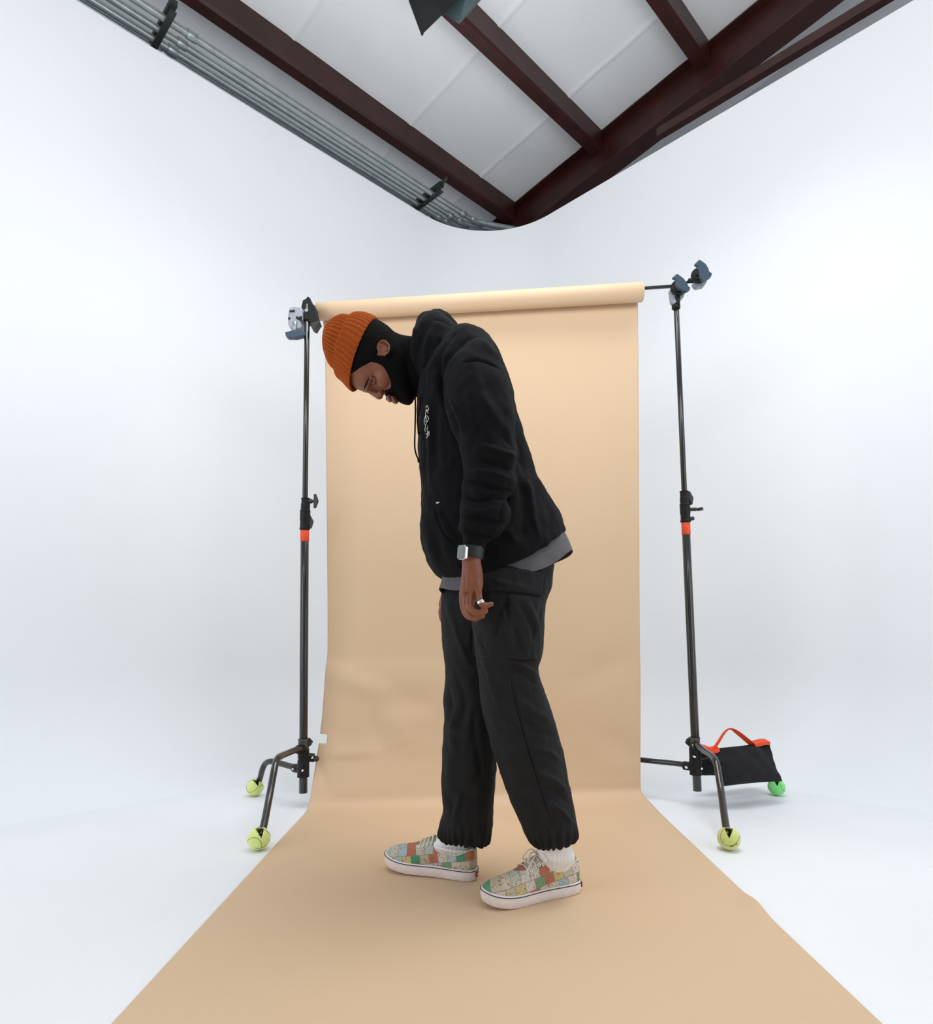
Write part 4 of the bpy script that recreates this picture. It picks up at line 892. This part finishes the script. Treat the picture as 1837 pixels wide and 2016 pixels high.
def shoe(heel, direction, pitch, label, bow):
    L = .288; d = np.array([*direction, 0.]); d /= np.linalg.norm(d); yl = np.cross([0, 0, 1.], d)
    def X(x, y, z):
        x = x*.935; y = y*.95; zz = z+math.sin(pitch)*x; return np.array([heel[0], heel[1], 0.004])+d*x+yl*y+np.array([0, 0, zz])
    xs = np.array([0, .004, .012, .03, .06, .09, .12, .15, .18, .21, .235, .255, .270, .280, .286, .288])
    ws = np.array([.000, .014, .024, .0305, .0325, .0325, .0335, .0375, .0425, .0455, .0455, .0420, .035, .0255, .0135, 0])
    def hw(x): return np.interp(x, xs, ws)
    def spring(x): return .013*np.clip((x-.19)/.098, 0, 1)**2
    # perimeter
    per = [(x, 1) for x in crom(xs[:, None], 4)[:, 0]]; xp = np.array([p[0] for p in per])
    px_ = np.r_[xp, xp[::-1][1:-1]]; sg = np.r_[np.ones(len(xp)), -np.ones(len(xp)-2)]
    def outline(k, z, inset): 
        w = hw(px_)*1.0; cxm = .144
        xx = cxm+(px_-cxm)*(1-inset/.144); return [X(a, s*max(b_-inset, 0)*1, z+spring(a)) for a, b_, s in zip(xx, w, sg)]
    g = G(); zt_ = .030
    g.rings([outline(0, .000, .006), outline(0, .0, .002), outline(0, .003, -.001), outline(0, .016, -.0025), outline(0, zt_-.003, -.002), outline(0, zt_, .000), outline(0, zt_, .006)])
    s_ = obj('sole', g, M['rubber'], person); s_.name = 'shoe_sole'
    g = G(); P = outline(0, zt_-.0035, -.0028); P.append(P[0]); g.tube(P, .0011, 8); stripe = obj('sole_stripe', g, M['navy'], person)
    # upper
    hx = np.array([.003, .010, .03, .055, .08, .10, .118, .128, .15, .18, .21, .24, .262, .278, .285])
    hz = np.array([.080, .086, .076, .064, .064, .074, .094, .099, .090, .078, .068, .060, .053, .044, .036])
    def sec(x, phi):
        w = hw(x)*.985; h = np.interp(x, hx, hz)+spring(x)*.6; z0 = .022+spring(x)
        op = np.clip((.118-x)/.02, 0, 1)
        e1, e2 = (.75-.25*op, .80-.35*op); c, s = math.cos(phi), math.sin(phi)
        return X(x, w*np.sign(c)*abs(c)**e1*(1-.18*max(s, 0)**2*(1-op)), z0+(h-z0)*abs(s)**e2)
    R = [[sec(x, p) for p in np.linspace(0, math.pi, 41)] for x in np.interp(np.linspace(0, 1, 100), np.linspace(0, 1, len(hx)), hx)]
    g = G(); g.rings(R)
    up = obj('shoe', g, M['comic'], person, label=label)
    # object-space pattern should follow the shoe
    up.data.transform(Matrix.Identity(4))
    s_.parent = up; stripe.parent = up
    for o_ in (s_, stripe): pass
    # collar binding, eyelets, laces
    def part(nm, g, m, lb=None):
        o_ = obj(nm, g, m, person, label=lb); o_.parent = up; return o_
    cb = []
    for ph in (1,):
        for x in np.linspace(.006, .122, 30): cb.append(sec(x, math.radians(62))+yl*.0006)
    g = G(); g.tube(cb, .0014, 8, sub=2); part('collar_binding', g, M['rubber'])
    for i in range(5):
        x = .122+.0125*i
        for ph in (54, 126):
            c = sec(x, math.radians(ph)); c2 = sec(x, math.radians(ph+8)); c3 = sec(x+.004, math.radians(ph)); n_ = np.cross(c3-c, c2-c); n_ /= np.linalg.norm(n_)
            if n_[2] < 0: n_ = -n_
            g = G(); torus(g, c+n_*.0008, frame(n_, d), .0033, .0013, 18, 8); part('eyelet', g, M['eyelet'])
        p0 = [sec(x, math.radians(a))+[0, 0, .0022+.0012*math.sin(math.radians((a-54)*2.5))] for a in np.linspace(56, 124, 10)]
        g = G(); 
        for q, pt_ in enumerate(p0): p0[q] = pt_+d*(.006*(q/9-.5))
        g.tube(p0, .0026, 8, flat=(.35, 1)); part('lace', g, M['lace'])
    if bow:
        k = sec(.124, math.pi/2)+[0, 0, .007]
        g = G(); g.ell(k, .006, .005, .004)
        for tip, mid in ((k+d*.052+yl*.030+[0, 0, -.030], k+d*.024+yl*.018+[0, 0, -.002]), (k-d*.020+yl*.034+[0, 0, -.020], k-d*.006+yl*.022+[0, 0, .004])):
            g.tube([k, (k+mid)/2+[0, 0, .003], mid, (mid+tip)/2, tip], .0024, 8, sub=4, flat=(.5, 1))
        for tip, mid in ((k+d*.036+yl*.010+[0, 0, -.012], k+d*.02+yl*.0+[0, 0, .006]), (k+d*.030-yl*.03+[0, 0, -.016], k+d*.014-yl*.018+[0, 0, .008])):
            g.tube([k, mid, tip, tip*.6+k*.4+[0, 0, -.004], k], .0026, 8, sub=5, flat=(.5, 1))
        part('lace_bow', g, M['lace'])
    # heel tab
    g = G(); Mh = np.stack([yl, np.array([0, 0, 1.]), -d], 1)
    rbox(g, X(-.003, .006, .017), .017, .013, .003, Mh, .0015); part('heel_tab', g, M['redtag'], 'small dark red rubber heel tab')
    g = G(); g.ell(X(-.005, .007, .017), .0035, .0012, .003); part('heel_tab_mark', g, M['white'])
    return up
shoe((.279, 1.692), (-.92, -.39), 0.0, 'near shoe, comic strip patterned canvas with tied laces', True)
shoe((.018, 1.757), (-.935, .34), math.radians(1.2), 'far shoe, comic strip patterned canvas, toe slightly raised', False)
